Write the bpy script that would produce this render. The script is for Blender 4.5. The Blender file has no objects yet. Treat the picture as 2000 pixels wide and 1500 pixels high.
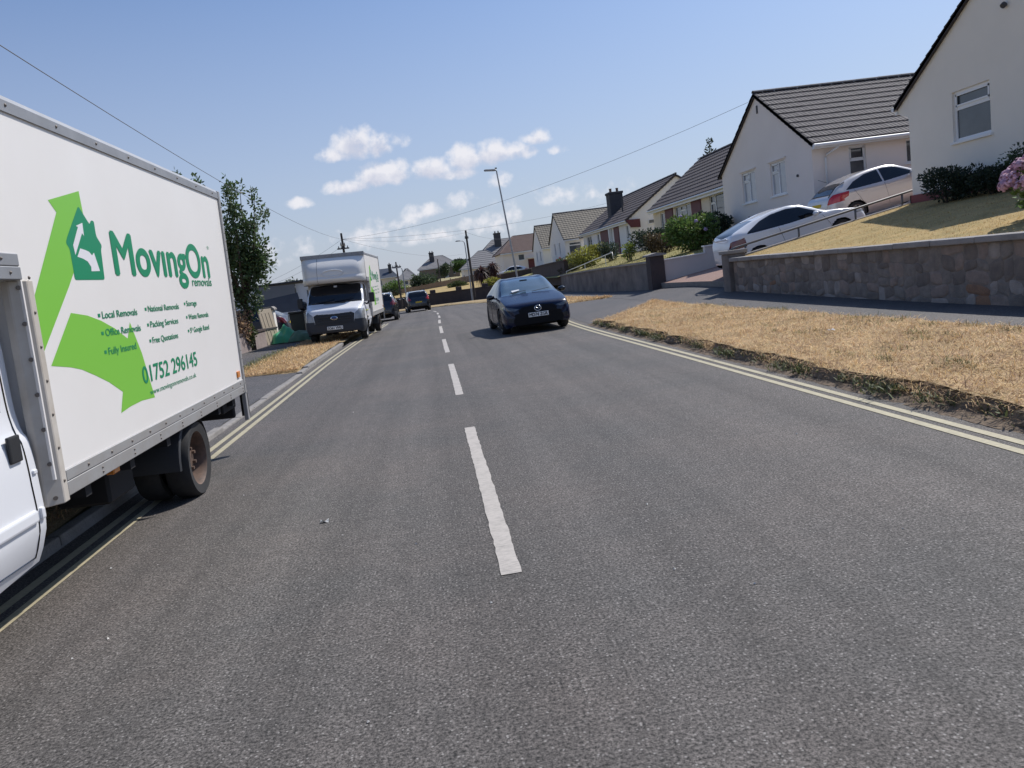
import bpy, bmesh, math, random
import numpy as np
from mathutils import Vector, Matrix
from mathutils.geometry import tessellate_polygon

random.seed(7)
RNG = np.random.default_rng(7)
SC = bpy.context.scene
COL = SC.collection
R = math.radians

# ------------------------------------------------------------------ camera
cam_data = bpy.data.cameras.new('camera')
cam = bpy.data.objects.new('camera', cam_data)
COL.objects.link(cam)
cam_data.sensor_width = 36.0
cam_data.lens = 27.0
cam_data.clip_start = 0.05
cam_data.clip_end = 3000
_r = Vector((0.9857, -0.1084, -0.1292)).normalized()
_f = Vector((0.0900, 0.9859, -0.1412)).normalized()
_u = _r.cross(_f).normalized()
_r = _f.cross(_u).normalized()
cam.matrix_world = Matrix(((_r.x, _u.x, -_f.x, 0), (_r.y, _u.y, -_f.y, 0), (_r.z, _u.z, -_f.z, 1.55), (0, 0, 0, 1)))
SC.camera = cam

# ------------------------------------------------------------------ sky, sun, exposure
SUN_EL, SUN_AZ = R(50), math.atan2(0.8, 0.6)
sun_dir = Vector((math.sin(SUN_AZ) * math.cos(SUN_EL), math.cos(SUN_AZ) * math.cos(SUN_EL), math.sin(SUN_EL)))
SKY_STRENGTH = 0.138
SUN_STRENGTH = 4.0
SC.view_settings.view_transform = 'Standard'
SC.view_settings.look = 'None'
SC.view_settings.gamma = 1.0
SC.view_settings.exposure = 0.15
SC.view_settings.use_curve_mapping = False

sun_data = bpy.data.lights.new('sun', 'SUN')
sun_data.energy = SUN_STRENGTH
sun_data.angle = R(0.53)
sun_data.color = (1.0, 0.955, 0.89)
sun = bpy.data.objects.new('sun', sun_data)
COL.objects.link(sun)
sun.rotation_euler = (-sun_dir).to_track_quat('-Z', 'Y').to_euler()
sun.location = sun_dir * 60

world = bpy.data.worlds.new('World')
SC.world = world
world.use_nodes = True


def build_sky():
    nt = world.node_tree
    N, L = nt.nodes, nt.links
    N.clear()
    out = N.new('ShaderNodeOutputWorld')
    bg = N.new('ShaderNodeBackground')
    bg.inputs['Strength'].default_value = SKY_STRENGTH
    L.new(bg.outputs[0], out.inputs[0])
    sky = N.new('ShaderNodeTexSky')
    sky.sky_type = 'NISHITA'
    sky.sun_disc = False
    sky.sun_elevation = SUN_EL
    sky.sun_rotation = SUN_AZ
    sky.altitude = 50
    sky.air_density = 1.0
    sky.dust_density = 1.3
    sky.ozone_density = 1.6
    tc = N.new('ShaderNodeTexCoord')
    nrm = N.new('ShaderNodeVectorMath'); nrm.operation = 'NORMALIZE'
    L.new(tc.outputs['Generated'], nrm.inputs[0])
    sep = N.new('ShaderNodeSeparateXYZ')
    L.new(nrm.outputs[0], sep.inputs[0])

    def math_(op, a, b=None, c=None):
        n = N.new('ShaderNodeMath'); n.operation = op
        for i, v in enumerate((a, b, c)):
            if v is None:
                continue
            if isinstance(v, (int, float)):
                n.inputs[i].default_value = v
            else:
                L.new(v, n.inputs[i])
        return n.outputs[0]
    X, Y, Z = sep.outputs
    yc = math_('MAXIMUM', Y, 0.05)
    px = math_('DIVIDE', X, yc)
    pz = math_('DIVIDE', Z, yc)
    # wobble the coordinates so that the cloud outlines billow
    nz1 = N.new('ShaderNodeTexNoise'); nz1.inputs['Scale'].default_value = 42; nz1.inputs['Detail'].default_value = 6
    nz1.inputs['Roughness'].default_value = 0.55
    L.new(nrm.outputs[0], nz1.inputs['Vector'])
    nz2 = N.new('ShaderNodeTexNoise'); nz2.inputs['Scale'].default_value = 95; nz2.inputs['Detail'].default_value = 5
    L.new(nrm.outputs[0], nz2.inputs['Vector'])
    # cumulus heaps standing low over the end of the street: (x, z, rx, rz, weight) on the tangent plane
    heaps = [(-0.066, 0.180, 0.030, 0.025, 1.0), (-0.036, 0.176, 0.020, 0.020, .9), (-0.092, 0.172, 0.022, 0.012, .8), (-0.012, .181, .016, .011, .45),
             (-0.045, 0.140, 0.030, 0.019, 1.0), (-0.080, 0.131, 0.034, 0.012, .95), (-0.020, 0.140, 0.022, 0.019, .9),
             (0.024, 0.140, 0.030, 0.018, 1.0), (0.048, 0.131, 0.036, 0.010, .7),
             (0.070, 0.148, 0.026, 0.021, 1.0), (0.105, 0.150, 0.034, 0.019, .95), (0.135, 0.150, 0.030, 0.014, .8), (0.163, 0.164, 0.020, 0.013, .8), (0.189, 0.147, 0.013, 0.007, .45),
             (0.012, 0.092, 0.034, 0.012, .5), (0.050, 0.096, 0.026, 0.012, .42), (-0.075, 0.071, 0.050, 0.010, .3), (-0.03, .080, .03, .010, .28),
             (0.094, 0.070, 0.040, 0.011, .36), (-0.143, 0.119, 0.017, 0.009, .6), (-0.21, .062, .06, .014, .25), (0.20, .088, .06, .012, .2), (0.02, .060, .09, .010, .2),
             (.11, .118, .022, .012, .4)]
    mask = None
    over = None
    for (cx, cz, rx, rz, wgt) in heaps:
        dx = math_('DIVIDE', math_('SUBTRACT', px, cx), rx)
        dz0 = math_('SUBTRACT', pz, cz)
        # flat bases: the lower half falls away faster
        dz = math_('DIVIDE', math_('MAXIMUM', dz0, math_('MULTIPLY', dz0, -1.55)), rz)
        q = math_('ADD', math_('MULTIPLY', dx, dx), math_('MULTIPLY', dz, dz))
        m = math_('MULTIPLY', math_('SUBTRACT', 1.0, q), wgt)
        m = math_('MAXIMUM', m, -2.0)
        mask = m if mask is None else math_('SMOOTH_MAX', mask, m, 0.12)
        dz2 = math_('DIVIDE', math_('SUBTRACT', math_('ADD', pz, .010), cz), rz)
        m2 = math_('MULTIPLY', math_('SUBTRACT', 1.0, math_('ADD', math_('MULTIPLY', dx, dx), math_('MULTIPLY', dz2, dz2))), wgt)
        over = m2 if over is None else math_('MAXIMUM', over, m2)
    dens = math_('ADD', mask, math_('MULTIPLY', math_('SUBTRACT', nz1.outputs['Fac'], 0.5), 2.6))
    dens = math_('ADD', dens, math_('MULTIPLY', math_('SUBTRACT', nz2.outputs['Fac'], 0.5), 0.9))
    mr = N.new('ShaderNodeMapRange'); mr.interpolation_type = 'SMOOTHSTEP'
    L.new(dens, mr.inputs['Value'])
    mr.inputs['From Min'].default_value = -0.25
    mr.inputs['From Max'].default_value = 0.95
    mr.inputs['To Max'].default_value = 0.92
    cl = N.new('ShaderNodeMixRGB')
    ramp = N.new('ShaderNodeValToRGB')
    ramp.color_ramp.elements[0].position = 0.28
    ramp.color_ramp.elements[0].color = (4.0, 4.15, 4.9, 1)
    ramp.color_ramp.elements[1].position = 0.66
    ramp.color_ramp.elements[1].color = (5.7, 5.65, 5.95, 1)
    lit = math_('SUBTRACT', math_('ADD', nz1.outputs['Fac'], math_('MULTIPLY', nz2.outputs['Fac'], .35)), math_('MULTIPLY', math_('MAXIMUM', over, 0.0), .38))
    L.new(lit, ramp.inputs['Fac'])
    front = math_('GREATER_THAN', Y, 0.06)
    fac = math_('MULTIPLY', mr.outputs[0], front)
    L.new(fac, cl.inputs['Fac'])
    # thin summer haze: milky towards the horizon all round
    hz = N.new('ShaderNodeMixRGB')
    hzf = N.new('ShaderNodeMapRange')
    L.new(Z, hzf.inputs['Value'])
    hzf.inputs['From Min'].default_value = 0.0
    hzf.inputs['From Max'].default_value = 0.42
    hzf.inputs['To Min'].default_value = 0.8
    hzf.inputs['To Max'].default_value = 0.0
    L.new(hzf.outputs[0], hz.inputs['Fac'])
    tint = N.new('ShaderNodeMixRGB'); tint.blend_type = 'MULTIPLY'; tint.inputs['Fac'].default_value = 1
    tint.inputs['Color2'].default_value = (.52, .65, .82, 1)
    L.new(sky.outputs[0], tint.inputs['Color1'])
    L.new(tint.outputs[0], hz.inputs['Color1'])
    hz.inputs['Color2'].default_value = (3.5, 3.7, 4.35, 1)
    L.new(hz.outputs[0], cl.inputs['Color1'])
    L.new(ramp.outputs[0], cl.inputs['Color2'])
    L.new(cl.outputs[0], bg.inputs['Color'])


build_sky()

# ------------------------------------------------------------------ materials
MATS = {}


def mat(name, col, rough=0.6, metal=0.0, var=0.0, vscale=3.0, col2=None, bump=0.0, bscale=40.0, coat=0.0, spec=0.5, island=0.0, trans=0.0, detail=4.0, alpha=1.0, coords='pos'):
    """Principled material; var mixes towards col2 by world-space noise, island varies it leaf by leaf."""
    if name in MATS:
        return MATS[name]
    m = bpy.data.materials.new(name)
    m.use_nodes = True
    nt = m.node_tree
    N, L = nt.nodes, nt.links
    b = N['Principled BSDF']
    b.inputs['Roughness'].default_value = rough
    b.inputs['Metallic'].default_value = metal
    b.inputs['Specular IOR Level'].default_value = spec
    b.inputs['Coat Weight'].default_value = coat
    b.inputs['Coat Roughness'].default_value = 0.04
    b.inputs['Alpha'].default_value = alpha
    b.inputs['Base Color'].default_value = (*col, 1)
    last = None
    geo = None
    if var or bump:
        if coords == 'pos':
            geo = N.new('ShaderNodeNewGeometry').outputs['Position']
        else:
            geo = N.new('ShaderNodeTexCoord').outputs['Object']
    if var:
        nz = N.new('ShaderNodeTexNoise')
        nz.inputs['Scale'].default_value = vscale
        nz.inputs['Detail'].default_value = detail
        nz.inputs['Roughness'].default_value = 0.6
        L.new(geo, nz.inputs['Vector'])
        rp = N.new('ShaderNodeMapRange')
        rp.inputs['From Min'].default_value = 0.3
        rp.inputs['From Max'].default_value = 0.7
        rp.inputs['To Max'].default_value = var
        L.new(nz.outputs['Fac'], rp.inputs['Value'])
        mx = N.new('ShaderNodeMixRGB')
        mx.inputs['Color1'].default_value = (*col, 1)
        c2 = col2 or tuple(c * 0.5 for c in col)
        mx.inputs['Color2'].default_value = (*c2, 1)
        L.new(rp.outputs[0], mx.inputs['Fac'])
        last = mx.outputs[0]
    if island:
        g2 = N.new('ShaderNodeNewGeometry')
        rp = N.new('ShaderNodeMapRange')
        rp.inputs['To Min'].default_value = 1 - island
        rp.inputs['To Max'].default_value = 1 + island
        L.new(g2.outputs['Random Per Island'], rp.inputs['Value'])
        hs = N.new('ShaderNodeHueSaturation')
        if last is not None:
            L.new(last, hs.inputs['Color'])
        else:
            hs.inputs['Color'].default_value = (*col, 1)
        L.new(rp.outputs[0], hs.inputs['Value'])
        rh = N.new('ShaderNodeMapRange')
        rh.inputs['To Min'].default_value = 0.475
        rh.inputs['To Max'].default_value = 0.515
        L.new(g2.outputs['Random Per Island'], rh.inputs['Value'])
        L.new(rh.outputs[0], hs.inputs['Hue'])
        last = hs.outputs[0]
    if last is not None:
        L.new(last, b.inputs['Base Color'])
    if bump:
        nz = N.new('ShaderNodeTexNoise')
        nz.inputs['Scale'].default_value = bscale
        nz.inputs['Detail'].default_value = 5
        L.new(geo, nz.inputs['Vector'])
        bp = N.new('ShaderNodeBump')
        bp.inputs['Strength'].default_value = bump
        bp.inputs['Distance'].default_value = 0.02
        L.new(nz.outputs['Fac'], bp.inputs['Height'])
        L.new(bp.outputs[0], b.inputs['Normal'])
    if trans:
        tr = N.new('ShaderNodeBsdfTranslucent')
        tr.inputs['Color'].default_value = (*[min(1, c * 1.6) for c in col], 1)
        if last is not None:
            L.new(last, tr.inputs['Color'])
        ms = N.new('ShaderNodeMixShader')
        ms.inputs['Fac'].default_value = trans
        L.new(b.outputs[0], ms.inputs[1])
        L.new(tr.outputs[0], ms.inputs[2])
        L.new(ms.outputs[0], N['Material Output'].inputs['Surface'])
    MATS[name] = m
    return m


# ------------------------------------------------------------------ mesh building
class MB:
    def __init__(self):
        self.v, self.f = [], []

    def add(self, vs, fs):
        o = len(self.v)
        self.v.extend([tuple(p) for p in vs])
        self.f.extend([tuple(i + o for i in q) for q in fs])
        return self

    def box(self, x0, x1, y0, y1, z0, z1):
        return self.add([(x0, y0, z0), (x1, y0, z0), (x1, y1, z0), (x0, y1, z0), (x0, y0, z1), (x1, y0, z1), (x1, y1, z1), (x0, y1, z1)],
                        [(0, 3, 2, 1), (4, 5, 6, 7), (0, 1, 5, 4), (1, 2, 6, 5), (2, 3, 7, 6), (3, 0, 4, 7)])

    def frame_box(self, o, a, b, c):
        """box from corner o along the three vectors a, b, c"""
        o, a, b, c = Vector(o), Vector(a), Vector(b), Vector(c)
        p = [o, o + a, o + a + b, o + b, o + c, o + a + c, o + a + b + c, o + b + c]
        fs = [(0, 3, 2, 1), (4, 5, 6, 7), (0, 1, 5, 4), (1, 2, 6, 5), (2, 3, 7, 6), (3, 0, 4, 7)]
        if a.cross(b).dot(c) < 0:
            fs = [tuple(reversed(q)) for q in fs]
        return self.add(p, fs)

    def prism(self, poly, axis, a, b):
        """extrude a 2-d polygon along an axis ('x': poly is (y,z); 'y': (x,z); 'z': (x,y)) from a to b"""
        n = len(poly)

        def pt(p, t):
            return {'x': (t, p[0], p[1]), 'y': (p[0], t, p[1]), 'z': (p[0], p[1], t)}[axis]
        vs = [pt(p, a) for p in poly] + [pt(p, b) for p in poly]
        fs = [tuple(range(n - 1, -1, -1)), tuple(range(n, 2 * n))]
        fs += [(i, (i + 1) % n, n + (i + 1) % n, n + i) for i in range(n)]
        return self.add(vs, fs)

    def tube(self, path, rad, n=8, cap=True, up=None):
        path = [Vector(p) for p in path]
        if not hasattr(rad, '__len__'):
            rad = [rad] * len(path)
        rings = []
        ref = Vector(up) if up else None
        for i, p in enumerate(path):
            t = (path[min(i + 1, len(path) - 1)] - path[max(i - 1, 0)]).normalized()
            r0 = ref if ref is not None else (Vector((0, 0, 1)) if abs(t.z) < 0.9 else Vector((1, 0, 0)))
            s = t.cross(r0).normalized()
            w = s.cross(t).normalized()
            rings.append([p + (s * math.cos(2 * math.pi * k / n) + w * math.sin(2 * math.pi * k / n)) * rad[i] for k in range(n)])
        return self.loft(rings, True, cap)

    def loft(self, rings, closed=True, cap=False):
        n = len(rings[0])
        vs = [p for r in rings for p in r]
        fs = []
        for i in range(len(rings) - 1):
            for k in range(n if closed else n - 1):
                k2 = (k + 1) % n
                fs.append((i * n + k, i * n + k2, (i + 1) * n + k2, (i + 1) * n + k))
        if cap:
            fs.append(tuple(range(n - 1, -1, -1)))
            fs.append(tuple((len(rings) - 1) * n + k for k in range(n)))
        return self.add(vs, fs)

    def lathe(self, prof, axis='z', n=24, c=(0, 0, 0)):
        """prof: (radius, height) pairs turned about an axis"""
        rings = []
        for r, h in prof:
            ring = []
            for k in range(n):
                a = 2 * math.pi * k / n
                u, w = r * math.cos(a), r * math.sin(a)
                ring.append({'z': (c[0] + u, c[1] + w, c[2] + h), 'y': (c[0] + w, c[1] + h, c[2] + u), 'x': (c[0] + h, c[1] + u, c[2] + w)}[axis])
            rings.append(ring)
        return self.loft(rings, True, False)

    def grid(self, P):
        """P[i][j] points"""
        m, n = len(P), len(P[0])
        return self.add([p for r in P for p in r], [(i * n + j, (i + 1) * n + j, (i + 1) * n + j + 1, i * n + j + 1) for i in range(m - 1) for j in range(n - 1)])

    def mesh(self, name, material=None, smooth=False, bevel=0.0, seg=1, merge=False, fixn=False, angle=None):
        me = bpy.data.meshes.new(name)
        me.from_pydata([tuple(p) for p in self.v], [], self.f)
        if bevel or merge or fixn:
            bm = bmesh.new()
            bm.from_mesh(me)
            if merge:
                bmesh.ops.remove_doubles(bm, verts=bm.verts, dist=1e-4)
            if fixn:
                bmesh.ops.recalc_face_normals(bm, faces=bm.faces)
            if bevel:
                es = [e for e in bm.edges if len(e.link_faces) == 2 and e.calc_face_angle(0) > 0.5]
                bmesh.ops.bevel(bm, geom=es, offset=bevel, segments=seg, affect='EDGES', profile=0.6, clamp_overlap=True)
            bm.to_mesh(me)
            bm.free()
        me.validate()
        if smooth:
            me.polygons.foreach_set('use_smooth', [True] * len(me.polygons))
            if angle:
                me.set_sharp_from_angle(angle=angle)
        if material is not None:
            me.materials.append(material)
        me.update()
        return me

    def build(self, name, material, parent=None, **kw):
        return link(name, self.mesh(name, material, **kw), parent)


def link(name, me, parent=None, loc=None, rot=None):
    o = bpy.data.objects.new(name, me)
    COL.objects.link(o)
    if parent is not None:
        o.parent = parent
    if loc is not None:
        o.location = loc
    if rot is not None:
        o.rotation_euler = rot
    return o


def tag(o, label, cat, group=None, kind=None):
    o['label'] = label
    o['category'] = cat
    if group:
        o['group'] = group
    if kind:
        o['kind'] = kind
    return o


def thing(name, label, cat, loc=(0, 0, 0), rot=(0, 0, 0), group=None):
    o = bpy.data.objects.new(name, None)
    COL.objects.link(o)
    o.empty_display_size = 0.2
    o.location = loc
    o.rotation_euler = rot
    return tag(o, label, cat, group)


def structure(o, kind='structure'):
    o['kind'] = kind
    return o


def copy_tree(o, parent=None):
    c = o.copy()
    COL.objects.link(c)
    c.parent = parent
    for ch in list(o.children):
        copy_tree(ch, c)
    return c


def lerp_table(tab, x):
    """smooth (monotone cubic-like) interpolation in a table of (x, value)"""
    if x <= tab[0][0]:
        return tab[0][1]
    for (x0, v0), (x1, v1) in zip(tab, tab[1:]):
        if x <= x1:
            t = (x - x0) / (x1 - x0)
            return v0 + (v1 - v0) * t
    return tab[-1][1]


def hermite_table(tab, x):
    """monotone cubic interpolation"""
    n = len(tab)
    if x <= tab[0][0]:
        return tab[0][1]
    if x >= tab[-1][0]:
        return tab[-1][1]
    i = 0
    while x > tab[i + 1][0]:
        i += 1

    def sl(k):
        return (tab[k + 1][1] - tab[k][1]) / (tab[k + 1][0] - tab[k][0])

    def tg(k):
        if k == 0:
            return sl(0)
        if k == n - 1:
            return sl(n - 2)
        a, b = sl(k - 1), sl(k)
        return 0.0 if a * b <= 0 else 2 * a * b / (a + b)
    x0, v0 = tab[i]
    x1, v1 = tab[i + 1]
    h = x1 - x0
    t = (x - x0) / h
    return ((2 * t ** 3 - 3 * t ** 2 + 1) * v0 + (t ** 3 - 2 * t ** 2 + t) * h * tg(i) + (-2 * t ** 3 + 3 * t ** 2) * v1 + (t ** 3 - t ** 2) * h * tg(i + 1))


def inside(poly, x, y):
    c = False
    n = len(poly)
    for i in range(n):
        x0, y0 = poly[i]
        x1, y1 = poly[(i + 1) % n]
        if (y0 > y) != (y1 > y) and x < (x1 - x0) * (y - y0) / (y1 - y0) + x0:
            c = not c
    return c


# a real text curve, turned into a mesh lying in a chosen plane
def text_mesh(body, origin, ax, up, width, cap, bold=0.0, lift=0.0, spacing=1.0):
    cu = bpy.data.curves.new('txt', 'FONT')
    cu.body = body
    cu.size = 1.0
    cu.offset = bold
    cu.space_character = spacing
    ob = bpy.data.objects.new('txt', cu)
    COL.objects.link(ob)
    me = bpy.data.meshes.new_from_object(ob)
    bpy.data.objects.remove(ob)
    xs = [v.co.x for v in me.vertices]
    x0, x1 = min(xs), max(xs)
    sx = width / (x1 - x0)
    sy = cap / 0.682
    o, a, u = Vector(origin), Vector(ax).normalized(), Vector(up).normalized()
    n = a.cross(u)
    vs = [o + a * ((v.co.x - x0) * sx) + u * (v.co.y * sy) + n * lift for v in me.vertices]
    fs = [tuple(p.vertices) for p in me.polygons]
    bpy.data.meshes.remove(me)
    return vs, fs


def smooth_path(pts, n=6):
    """Catmull-Rom through points (any dimension)"""
    pts = [np.array(p, float) for p in pts]
    out = []
    for i in range(len(pts) - 1):
        p0, p1, p2, p3 = pts[max(i - 1, 0)], pts[i], pts[i + 1], pts[min(i + 2, len(pts) - 1)]
        for k in range(n):
            t = k / n
            out.append(0.5 * ((2 * p1) + (-p0 + p2) * t + (2 * p0 - 5 * p1 + 4 * p2 - p3) * t ** 2 + (-p0 + 3 * p1 - 3 * p2 + p3) * t ** 3))
    out.append(pts[-1])
    return out
# ------------------------------------------------------------------ the lie of the land
def zr(y):
    """height of the road: level by the camera, dropping gently towards the bend"""
    t = max(0.0, y - 26)
    return -0.0135 * t * t / (t + 4) if y < 74 else -0.0135 * 48 * 48 / 52


def np_noise(x, y, s=1.0, seed=0):
    return (math.sin(x * 1.7 * s + seed) * math.cos(y * 1.3 * s + seed * 2.1) + 0.6 * math.sin(x * 3.9 * s + 1.3 * seed + y * 2.2 * s) + 0.4 * math.cos(y * 6.1 * s - x * 2.7 * s + seed)) / 2.0


def asphalt(name, base, lane=True, speck=1.0):
    m = bpy.data.materials.new(name)
    m.use_nodes = True
    N, L = m.node_tree.nodes, m.node_tree.links
    b = N['Principled BSDF']
    b.inputs['Roughness'].default_value = 0.78
    b.inputs['Specular IOR Level'].default_value = 0.4
    pos = N.new('ShaderNodeNewGeometry').outputs['Position']

    def noise(scale, det=3, vec=None, rough=.6):
        n = N.new('ShaderNodeTexNoise')
        n.inputs['Scale'].default_value = scale
        n.inputs['Detail'].default_value = det
        n.inputs['Roughness'].default_value = rough
        L.new(vec or pos, n.inputs['Vector'])
        return n.outputs['Fac']

    def rng(v, a, b_, c, d):
        n = N.new('ShaderNodeMapRange')
        L.new(v, n.inputs['Value'])
        for k, q in zip(('From Min', 'From Max', 'To Min', 'To Max'), (a, b_, c, d)):
            n.inputs[k].default_value = q
        return n.outputs[0]

    def mul(c, v):
        n = N.new('ShaderNodeMixRGB')
        n.blend_type = 'MULTIPLY'
        n.inputs['Fac'].default_value = 1
        L.new(c, n.inputs['Color1'])
        L.new(v, n.inputs['Color2'])
        return n.outputs[0]
    # fine aggregate: light chippings and dark binder
    fine = rng(noise(72, 4, rough=.8), .38, .66, .12, 2.15)
    col = N.new('ShaderNodeMixRGB')
    col.inputs['Color1'].default_value = (*[c * .92 for c in base], 1)
    col.inputs['Color2'].default_value = (base[0] * 1.22, base[1] * 1.14, base[2] * 1.10, 1)
    L.new(rng(noise(.55, 5), .35, .65, 0, 1), col.inputs['Fac'])
    c = mul(col.outputs[0], fine)
    c = mul(c, rng(noise(9, 5), .3, .7, .84, 1.14))
    c = mul(c, rng(noise(26, 4), .3, .7, .78, 1.2))
    # hairline cracks
    ck = N.new('ShaderNodeMath'); ck.operation = 'ABSOLUTE'
    sb = N.new('ShaderNodeMath'); sb.operation = 'SUBTRACT'; sb.inputs[1].default_value = .5
    L.new(noise(.9, 7, rough=.62), sb.inputs[0])
    L.new(sb.outputs[0], ck.inputs[0])
    cm = N.new('ShaderNodeMath'); cm.operation = 'MAXIMUM'
    L.new(rng(ck.outputs[0], .0005, .0022, .62, 1), cm.inputs[0])
    L.new(rng(noise(.35, 2), .48, .56, 1, 0), cm.inputs[1])
    c = mul(c, cm.outputs[0])
    if lane:
        mp = N.new('ShaderNodeMapping')
        mp.inputs['Scale'].default_value = (2.1, 0.04, 1)
        L.new(pos, mp.inputs['Vector'])
        c = mul(c, rng(noise(1.0, 4, mp.outputs[0]), .35, .65, .80, 1.15))
    # pale chippings
    vo = N.new('ShaderNodeTexVoronoi')
    vo.inputs['Scale'].default_value = 58
    L.new(pos, vo.inputs['Vector'])
    sp = N.new('ShaderNodeMixRGB')
    L.new(c, sp.inputs['Color1'])
    sp.inputs['Color2'].default_value = (.33 * speck, .31 * speck, .29 * speck, 1)
    hit = N.new('ShaderNodeMath'); hit.operation = 'MULTIPLY'
    L.new(rng(vo.outputs['Distance'], .15, .34, 1, 0), hit.inputs[0])
    sepc = N.new('ShaderNodeSeparateColor')
    L.new(vo.outputs['Color'], sepc.inputs[0])
    L.new(rng(sepc.outputs[0], .55, .8, 0, .8), hit.inputs[1])
    L.new(hit.outputs[0], sp.inputs['Fac'])
    L.new(sp.outputs[0], b.inputs['Base Color'])
    bp = N.new('ShaderNodeBump')
    bp.inputs['Strength'].default_value = 0.55
    bp.inputs['Distance'].default_value = 0.005
    L.new(noise(72, 4, rough=.8), bp.inputs['Height'])
    L.new(bp.outputs[0], b.inputs['Normal'])
    MATS[name] = m
    return m


def worn_paint(name, col, wear=.5):
    m = bpy.data.materials.new(name)
    m.use_nodes = True
    N, L = m.node_tree.nodes, m.node_tree.links
    b = N['Principled BSDF']
    b.inputs['Roughness'].default_value = 0.7
    pos = N.new('ShaderNodeNewGeometry').outputs['Position']
    n1 = N.new('ShaderNodeTexNoise'); n1.inputs['Scale'].default_value = 60; n1.inputs['Detail'].default_value = 5; n1.inputs['Roughness'].default_value = .7
    mp = N.new('ShaderNodeMapping'); mp.inputs['Scale'].default_value = (.35, 1.4, 1)
    L.new(pos, mp.inputs['Vector'])
    L.new(mp.outputs[0], n1.inputs['Vector'])
    n2 = N.new('ShaderNodeTexNoise'); n2.inputs['Scale'].default_value = 5; n2.inputs['Detail'].default_value = 4
    L.new(pos, n2.inputs['Vector'])
    ad = N.new('ShaderNodeMath'); ad.operation = 'MULTIPLY_ADD'
    L.new(n2.outputs['Fac'], ad.inputs[0]); ad.inputs[1].default_value = .35
    L.new(n1.outputs['Fac'], ad.inputs[2])
    mr = N.new('ShaderNodeMapRange')
    L.new(ad.outputs[0], mr.inputs['Value'])
    mr.inputs['From Min'].default_value = .78 - .12 * wear
    mr.inputs['From Max'].default_value = .92
    mr.inputs['To Max'].default_value = .75
    mx = N.new('ShaderNodeMixRGB')
    mx.inputs['Color1'].default_value = (*col, 1)
    mx.inputs['Color2'].default_value = (*[c * .35 + .03 for c in col], 1)
    L.new(mr.outputs[0], mx.inputs['Fac'])
    L.new(mx.outputs[0], b.inputs['Base Color'])
    bp = N.new('ShaderNodeBump'); bp.inputs['Strength'].default_value = .5; bp.inputs['Distance'].default_value = .004
    L.new(n1.outputs['Fac'], bp.inputs['Height'])
    L.new(bp.outputs[0], b.inputs['Normal'])
    MATS[name] = m
    return m


M_road = asphalt('road_asphalt', (.089, .083, .078))
M_pave = asphalt('pavement_asphalt', (.080, .078, .080), lane=False, speck=.5)
M_white_line = worn_paint('white_road_paint', (.47, .43, .39), 1.4)
M_yellow_line = worn_paint('yellow_road_paint', (.49, .435, .29), 2.2)
M_straw = mat('dry_turf', (.52, .385, .21), .95, var=.95, vscale=2.6, col2=(.24, .17, .075), bump=.9, bscale=55, detail=8)
M_straw_blade = mat('straw_blade', (.70, .50, .28), .8, island=.5, trans=.2, var=.8, vscale=2.0, col2=(.42, .275, .125))
M_soil = mat('dry_soil', (.12, .085, .06), .95, var=.8, vscale=9, col2=(.24, .18, .12), bump=1, bscale=30)
M_lawn = mat('parched_lawn', (.46, .32, .13), .95, var=.95, vscale=1.9, col2=(.27, .21, .075), bump=.8, bscale=45, detail=7)
M_lawn_green = mat('half_green_lawn', (.24, .23, .075), .95, var=.9, vscale=1.9, col2=(.36, .29, .11), bump=.8, bscale=45, detail=7)
M_concrete = mat('kerb_concrete', (.30, .28, .26), .9, var=.7, vscale=7, col2=(.17, .16, .15), bump=.5, bscale=60)
M_drive = mat('red_drive', (.30, .185, .15), .9, var=.6, vscale=3, col2=(.23, .16, .135), bump=.4, bscale=80)
M_field = mat('far_field', (.34, .27, .13), .95, var=.8, vscale=.15, col2=(.20, .19, .08))
M_weed = mat('weed_leaf', (.10, .115, .045), .7, island=.6, trans=.25)


def base_height(x, y):
    z = zr(y) - .12
    if x > 8.6:
        z += np.interp(x, [8.6, 9.5, 13, 20, 60, 160], [0.0, 0.05, .45, 1.0, 2.0, 4.0])
    if y > 78:
        z += np.interp(y, [78, 84, 110, 200, 420, 1200], [0, 0.3, 1.0, 2.6, 6.0, 10.0])
    if x < -7:
        z += np.interp(-x, [7, 40, 200], [0, .1, -1.0])
    return z


xs = [-1400, -600, -260, -120, -70, -40, -25, -16, -11, -7, -3, 0, 4, 8.6, 9.5, 11, 13, 16, 20, 30, 45, 70, 120, 260, 600, 1400]
ys = [-400, -150, -60, -30, -10, 0, 10, 20, 26, 30, 34, 38, 42, 46, 50, 54, 58, 62, 66, 70, 74, 78, 81, 84, 92, 110, 150, 200, 300, 420, 800, 1500]
structure(MB().grid([[(x, y, base_height(x, y)) for y in ys] for x in xs]).build('ground', M_field, smooth=True))

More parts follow.
